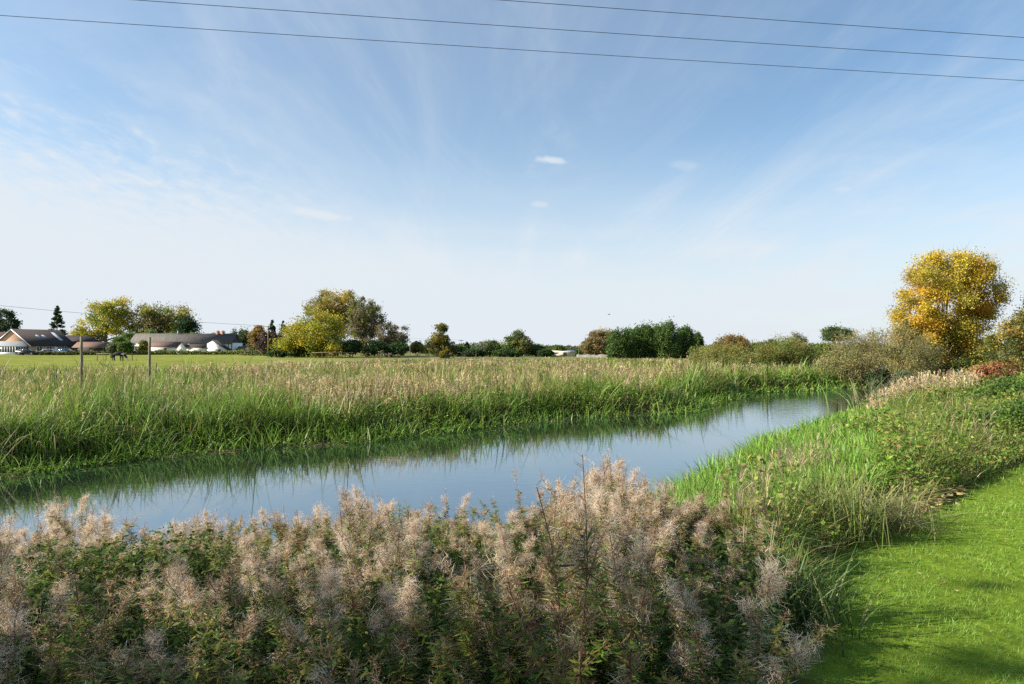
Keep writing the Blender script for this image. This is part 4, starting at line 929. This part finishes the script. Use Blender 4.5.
# wooden rails
def rails(label, px0, px1, d, n):
    a, b = at(px0, d), at(px1, d); root = empty('rail_fence', (a + b) / 2, label, 'fence'); p = (a + b) / 2
    for k in range(n + 1):
        c_ = a + (b - a) * k / n - p; mb = MB(); mb.box((c_[0] - .045, c_[1] - .045, c_[2] - .2), (c_[0] + .045, c_[1] + .045, c_[2] + 1.1)); mb.build('post', M['railwood'], root)
    for z_ in (.95,):
        mb = MB(); mb.box((a[0] - p[0], a[1] - p[1] - .1, z_), (b[0] - p[0], a[1] - p[1] - .062, z_ + .1)); mb.build('rail', M['railwood'], root)
rails('wooden rail fence behind the horse', 97, 132, 101, 4); rails('wooden rail fence right of the ivy clad pollard', 443, 476, 122, 3); rails('wooden rail fence under the yellow willow', 312, 352, 122, 4)
def dead_branch(label, px, d, h):
    p = at(px, d); mb = MB(); mb.tube([(0, 0, -.1), (.03, 0, h * .5), (-.05, 0, h)], [.09, .07, .04], 6)
    for k in range(5):
        z_ = h * random.uniform(.4, .95); s_ = random.choice((-1, 1)); mb.tube([(0, 0, z_), (s_ * .3, random.uniform(-.2, .2), z_ + .15), (s_ * .55, 0, z_ + .12 + .2 * random.random())], [.05, .035, .015], 5)
    tag(mb.build('dead_branch', M['greybark'], None, p), label, 'dead branch')
dead_branch('bleached dead branch standing below the tall grey ash', 381, 118, 1.3); dead_branch('smaller bleached dead branch below the thin brownish ash', 389, 117, 1.0)

# ------------------------------------------------------------------ horse, bird, cars
def skin(name, verts, edges, radii, mat, parent=None, sub=2):
    me = bpy.data.meshes.new(name); me.from_pydata([tuple(v_) for v_ in verts], edges, []); o = link(name, me, mat, parent)
    sm = o.modifiers.new('skin', 'SKIN'); 
    for i, r_ in enumerate(radii): me.skin_vertices[0].data[i].radius = (r_, r_) if np.isscalar(r_) else r_
    me.skin_vertices[0].data[0].use_root = True
    ss = o.modifiers.new('sub', 'SUBSURF'); ss.levels = ss.render_levels = sub
    dg = bpy.context.evaluated_depsgraph_get(); ev = bpy.data.meshes.new_from_object(o.evaluated_get(dg)); o.modifiers.clear(); o.data = ev
    if not ev.materials: ev.materials.append(mat)
    ev.polygons.foreach_set('use_smooth', np.ones(len(ev.polygons), bool)); return o
p = at(118, 98); HS = empty('horse', p, 'black and white horse grazing in the field between the tall posts', 'horse')
V_ = [(-.55, 0, 1.12), (-.1, 0, 1.05), (.4, 0, 1.12), (.72, 0, 1.12), (.98, 0, .85), (1.2, 0, .52), (1.32, 0, .32), (1.45, 0, .12)]
E_ = [(0, 1), (1, 2), (2, 3), (3, 4), (4, 5), (5, 6), (6, 7)]; RR = [.34, .33, .32, .22, .16, .14, .13, .07]
for (bx_, by_, hind) in ((-.62, .16, 1), (-.66, -.16, 1), (.5, .15, 0), (.42, -.15, 0)):
    i = len(V_); r0 = 0 if hind else 2
    V_ += [(bx_, by_, .82), (bx_ + (-.10 if hind else .0), by_, .46), (bx_ + (-.04 if hind else -.01), by_, .14), (bx_ + .04, by_, .02)]
    E_ += [(r0, i), (i, i + 1), (i + 1, i + 2), (i + 2, i + 3)]; RR += [.15 if hind else .12, .075, .05, .065]
skin('body', V_, E_, RR, M['horse'], HS)
mb = MB(); m = 60; t = rng.random(m); q = np.stack([.45 + .8 * t, rng.normal(0, .03, m), 1.42 - .78 * t], -1); dv = unit(np.stack([rng.normal(-.2, .2, m), rng.choice([-1, 1], m) * .4, -np.ones(m)], -1))
mb.leaves(q, dv, np.tile([1., 0, 0], (m, 1)), np.full(m, .32), np.full(m, .07), np.full((m, 3), .02)); mb.build('mane', M['leaf'], HS)
mb = MB(); m = 40; q = np.stack([np.full(m, -.86) + rng.normal(0, .03, m), rng.normal(0, .03, m), np.full(m, 1.22)], -1); dv = unit(np.stack([rng.normal(-.15, .08, m), rng.normal(0, .08, m), -np.ones(m)], -1))
mb.leaves(q, dv, np.tile([1., 0, 0], (m, 1)), rng.uniform(.6, .95, m), np.full(m, .07), np.full((m, 3), .02)); mb.build('tail', M['leaf'], HS)

p = np.array([(609 - CX) / F * 105, 105, EYE + (HY - 314.5) * 105 / F]); BD = empty('gull', p, 'small gull flying low over the middle of the skyline', 'bird', rz=R(20))
skin('body', [(-.16, 0, 0), (-.02, 0, 0), (.12, 0, .01), (.2, 0, .015)], [(0, 1), (1, 2), (2, 3)], [.025, .06, .05, .025], M['stone'], BD, 1)
for sgn in (-1, 1):
    mb = MB(); mb.poly([(.08, sgn * .04, .02), (-.08, sgn * .04, .02), (-.03, sgn * .28, .11), (.09, sgn * .28, .11), (-.12, sgn * .55, .06), (.08, sgn * .04, .035), (-.08, sgn * .04, .03), (-.03, sgn * .28, .122), (.09, sgn * .28, .125), (-.12, sgn * .55, .068)],
                         [(0, 1, 2, 3), (3, 2, 4), (8, 7, 6, 5), (9, 7, 8), (0, 3, 8, 5), (3, 4, 9, 8), (4, 2, 7, 9), (2, 1, 6, 7)]); mb.build('wing', M['stone'], BD)

def car(label, px, d, rz, paint):
    p = at(px, d); root = empty('parked_car', p, label, 'car', 'cars parked by the bungalow', rz)
    prof = [(-2.1, .35), (2.05, .35), (2.1, .62), (1.95, .85), (1.05, .97), (.45, 1.42), (-1.15, 1.46), (-1.85, 1.0), (-2.12, .9)]
    n = len(prof); V_ = []
    for y_, k in ((-.83, 1), (.83, 1)):
        for x_, z_ in prof: V_.append((x_, y_ * (.82 if z_ > 1.1 else 1), z_))
    mb = MB(); mb.poly(V_, [tuple(range(n)), tuple(range(2 * n - 1, n - 1, -1))] + [(i, n + i, n + (i + 1) % n, (i + 1) % n) for i in range(n)]); mb.build('body', M[paint], root)
    for y_ in (-.79, .79):
        sg = math.copysign(1, y_); g = MB(); g.poly([(.85, sg * .835, 1.0), (.38, sg * .72, 1.36), (-1.1, sg * .71, 1.38), (-1.6, sg * .83, 1.02)] + [(.85, sg * .85, 1.0), (.38, sg * .735, 1.36), (-1.1, sg * .725, 1.38), (-1.6, sg * .845, 1.02)],
               [(0, 1, 2, 3), (7, 6, 5, 4), (0, 4, 5, 1), (1, 5, 6, 2), (2, 6, 7, 3), (3, 7, 4, 0)]); g.build('side_window', M['glass'], root)
    for x0, z0, x1, z1, nm in ((1.07, .99, .5, 1.40, 'windscreen'), (-1.84, 1.04, -1.2, 1.44, 'rear_window')):
        g = MB(); o_ = .015 if x0 > 0 else -.015; g.poly([(x0 + o_, -.7, z0), (x0 + o_, .7, z0), (x1 + o_, .6, z1), (x1 + o_, -.6, z1)], [(0, 1, 2, 3)]); g.build(nm, M['glass'], root)
    for x_ in (-1.3, 1.3):
        for y_ in (-.78, .78):
            w_ = MB(); w_.tube([(x_, y_ - .1, .32), (x_, y_ + .1, .32)], [.32, .32], 16); o_ = w_.build('wheel', M['rubber'], root)
            h_ = MB(); s2 = math.copysign(.105, y_); h_.tube([(x_, y_ + s2, .32), (x_, y_ + s2 * 1.1, .32)], [.19, .17], 12); h_.build('rim', M['silver'], o_)
    for y_ in (-.6, .6):
        h_ = MB(); h_.box((2.04, y_ - .14, .66), (2.10, y_ + .14, .78)); h_.build('headlight', M['frame'], root)
car('silver car parked in front of the bungalow side wall', 46, 163, R(-160), 'silver'); car('blue car parked right of the silver car', 63, 166, R(-165), 'bluep'); car('black car parked in front of the white conservatory', 27, 158, R(10), 'black')

# fallen leaves and bare earth at the lawn edge
mb = MB(); x = np.concatenate([rng.normal(4.75, .3, 160), rng.uniform(1.6, 7, 26)]); n = len(x); y = ylawn(x) + rng.normal(.0, .1, n); y[160:] -= rng.uniform(.1, 3.2, n - 160); dv = unit(rdir(n) * [1, 1, .25]); u = unit(np.cross(dv, np.tile([0, 0, 1.], (n, 1)) + rdir(n) * .3))
mb.leaves(np.stack([x, y, gz(x, y) + .05 + .05 * rng.random(n)], -1), dv, u, rng.uniform(.05, .1, n) * np.where(np.arange(n) < 160, 1, .5), rng.uniform(.04, .07, n) * np.where(np.arange(n) < 160, 1, .5), pick([(.45, .36, .12), (.4, .26, .12), (.5, .42, .2)], n))
tag(mb.build('fallen_leaves', M['leaf']), kind='stuff')['label'] = 'yellow fallen leaves at the lawn edge'
mb = MB(); an = np.linspace(0, 6.28, 28, endpoint=False); rr = 1 + .25 * rng.normal(size=28); cx_, cy_ = 8.1, 10.75
px_ = cx_ + .75 * rr * np.cos(an) + .3 * np.sin(an); py_ = cy_ + .3 * rr * np.sin(an) + .45 * np.cos(an)
v = np.concatenate([[[cx_, cy_, 0]], np.stack([px_, py_, 0 * px_], -1)]); v[:, 2] = gz(v[:, 0], v[:, 1]) + .035; mb.add(v, [np.array([[0, i + 1, (i + 1) % 28 + 1] for i in range(28)])], np.tile([.24, .16, .11], (29, 1)))
tag(mb.build('bare_earth', M['ground']), kind='structure')

# ------------------------------------------------------------------ sky, sun, camera
SUN_EL = R(29); sx_, sy_ = -1.0, -.12
az_ = math.atan2(sx_, sy_)
W_ = bpy.data.worlds.new('World'); S.world = W_; W_.use_nodes = True
nt = W_.node_tree; N = nt.nodes; L = nt.links; N.clear()
out = N.new('ShaderNodeOutputWorld'); bg = N.new('ShaderNodeBackground'); bg.inputs[1].default_value = .0745
sky = N.new('ShaderNodeTexSky'); sky.sky_type = 'NISHITA'; sky.sun_disc = False; sky.sun_elevation = SUN_EL; sky.sun_rotation = az_
sky.air_density = 1.0; sky.dust_density = .6; sky.ozone_density = 1.6
tc = N.new('ShaderNodeTexCoord'); sp = N.new('ShaderNodeSeparateXYZ'); L.new(tc.outputs['Generated'], sp.inputs[0])
def mth(op, a, b=None, c=None, clamp=False):
    n_ = N.new('ShaderNodeMath'); n_.operation = op; n_.use_clamp = clamp
    for i, v_ in enumerate((a, b, c)):
        if v_ is None: continue
        if isinstance(v_, (int, float)): n_.inputs[i].default_value = v_
        else: L.new(v_, n_.inputs[i])
    return n_.outputs[0]
def mrange(v_, a, b, c=0., d=1.):
    n_ = N.new('ShaderNodeMapRange'); n_.interpolation_type = 'SMOOTHSTEP'; L.new(v_, n_.inputs[0])
    for i, q in enumerate((a, b, c, d)): n_.inputs[i + 1].default_value = q
    return n_.outputs[0]
dx, dy, dz = sp.outputs
zc = mth('ADD', mth('MAXIMUM', dz, 0.), .10)
cv = N.new('ShaderNodeCombineXYZ'); L.new(mth('DIVIDE', dx, zc), cv.inputs[0]); L.new(mth('DIVIDE', dy, zc), cv.inputs[1])
def noise(scale, detail, rough, rot=0, st=(1, 1, 1), dist=0.):
    mp = N.new('ShaderNodeMapping'); mp.inputs['Rotation'].default_value = (0, 0, R(rot)); mp.inputs['Scale'].default_value = st
    n_ = N.new('ShaderNodeTexNoise'); n_.inputs['Scale'].default_value = scale; n_.inputs['Detail'].default_value = detail; n_.inputs['Roughness'].default_value = rough; n_.inputs['Distortion'].default_value = dist
    L.new(cv.outputs[0], mp.inputs[0]); L.new(mp.outputs[0], n_.inputs['Vector']); return n_.outputs[0]
broad = noise(.35, 4, .5, 25, (1, .6, 1)); streak = noise(1.3, 9, .62, 22, (1.3, .22, 1), 1.6); streak2 = noise(.9, 9, .62, -40, (1.2, .35, 1), 1.4); fine = noise(13, 5, .62, 35, (1, .45, 1), .3)
# the pale bank of high cloud, deeper towards the left
thr = mth('ADD', mth('MULTIPLY', dx, -.22), .085)
rel = mth('SUBTRACT', dz, thr)
rel = mth('ADD', rel, mth('MULTIPLY', mth('SUBTRACT', broad, .5), -.16))
rel = mth('ADD', rel, mth('MULTIPLY', mth('SUBTRACT', fine, .5), mrange(dx, -.1, -.5, -.04, -.34)))
bank = mth('MULTIPLY', mrange(rel, .09, -.10, 0., .96), mth('ADD', mrange(dx, -.05, -.5, .62, .85), .12))
cir = mth('ADD', mth('MULTIPLY', mrange(streak, .44, .74), .20), mth('MULTIPLY', mrange(streak2, .44, .72), .20))
haze = mrange(dz, .31, .0, .0, .88)
patch = mth('MULTIPLY', mrange(noise(.55, 7, .6, 40, (.8, .6, 1), 1.0), .45, .75), .22)
hv = N.new('ShaderNodeCombineXYZ'); L.new(mth('MULTIPLY', dx, 2.2), hv.inputs[0]); L.new(mth('ADD', mth('MULTIPLY', dz, 26.), mth('MULTIPLY', dx, 1.2)), hv.inputs[1])
hn = N.new('ShaderNodeTexNoise'); hn.inputs['Scale'].default_value = 1.1; hn.inputs['Detail'].default_value = 7; L.new(hv.outputs[0], hn.inputs['Vector'])
veil = mth('MULTIPLY', mrange(mth('ABSOLUTE', mth('ADD', dx, .02)), .5, .05), mth('ADD', mth('MULTIPLY', broad, .26), .02))
left = mth('ADD', mth('MULTIPLY', mrange(dx, .1, -.8), .10), veil)
tot = mth('ADD', mth('ADD', mth('ADD', mth('ADD', cir, .05), patch), mth('MULTIPLY', haze, mth('ADD', mth('MULTIPLY', hn.outputs[0], .7), .62))), left)
inv = mth('MULTIPLY', mth('SUBTRACT', 1., mth('MINIMUM', tot, .95)), mth('SUBTRACT', 1., bank))
def puff(tx, tz, rx, rz_, amp):
    l_ = math.sqrt(1 + tx * tx + tz * tz); ux, uz = tx / l_, tz / l_
    a_ = mth('DIVIDE', mth('SUBTRACT', dx, ux), rx); b_ = mth('DIVIDE', mth('ADD', mth('SUBTRACT', dz, uz), mth('MULTIPLY', mth('SUBTRACT', dx, ux), .12)), rz_)
    r_ = mth('SQRT', mth('ADD', mth('MULTIPLY', a_, a_), mth('MULTIPLY', b_, b_))); r_ = mth('ADD', r_, mth('MULTIPLY', mth('SUBTRACT', fine, .5), 1.6))
    return mth('MULTIPLY', mth('MULTIPLY', mrange(r_, 1.1, .2), amp), mth('GREATER_THAN', dy, 0.))
for a in ((.06, .272, .028, .0065, .75), (-.288, .194, .052, .008, .8), (.04, .208, .018, .005, .4), (.255, .265, .03, .008, .25), (.485, .23, .012, .004, .3)):
    inv = mth('MULTIPLY', inv, mth('SUBTRACT', 1., puff(*a)))
mask = mth('SUBTRACT', 1., inv)
mx = N.new('ShaderNodeMix'); mx.data_type = 'RGBA'; L.new(mask, mx.inputs[0]); hs = N.new('ShaderNodeMix'); hs.data_type = 'RGBA'; hs.blend_type = 'MULTIPLY'; hs.inputs[0].default_value = 1; hs.inputs[7].default_value = (.86, 1.03, 1.08, 1)
L.new(sky.outputs[0], hs.inputs[6]); L.new(hs.outputs[2], mx.inputs[6]); mx.inputs[7].default_value = (4.72, 5.08, 5.45, 1)
L.new(mx.outputs[2], bg.inputs[0]); L.new(bg.outputs[0], out.inputs[0])

sd = bpy.data.lights.new('sun', 'SUN'); sd.energy = 5.0; sd.angle = R(.5); sd.color = (1, .92, .78)
so = bpy.data.objects.new('sun', sd); COL.objects.link(so)
v = Vector((sx_, sy_, 0)).normalized() * math.cos(SUN_EL) + Vector((0, 0, math.sin(SUN_EL)))
so.rotation_euler = v.to_track_quat('Z', 'Y').to_euler(); so.location = (-30, -10, 30)

cd = bpy.data.cameras.new('camera'); cd.lens = 24; cd.sensor_width = 36; cd.clip_end = 8000; cd.clip_start = .05
co = bpy.data.objects.new('camera', cd); COL.objects.link(co); co.location = (0, 0, EYE); co.rotation_euler = (R(90) + math.atan(4 / F), 0, 0); S.camera = co
S.view_settings.view_transform = 'Standard'; S.view_settings.look = 'None'; S.view_settings.exposure = 1.15; S.view_settings.gamma = 1
S.render.engine = 'CYCLES'; S.cycles.max_bounces = 6; S.cycles.diffuse_bounces = 3; S.cycles.transmission_bounces = 3; S.cycles.use_denoising = False
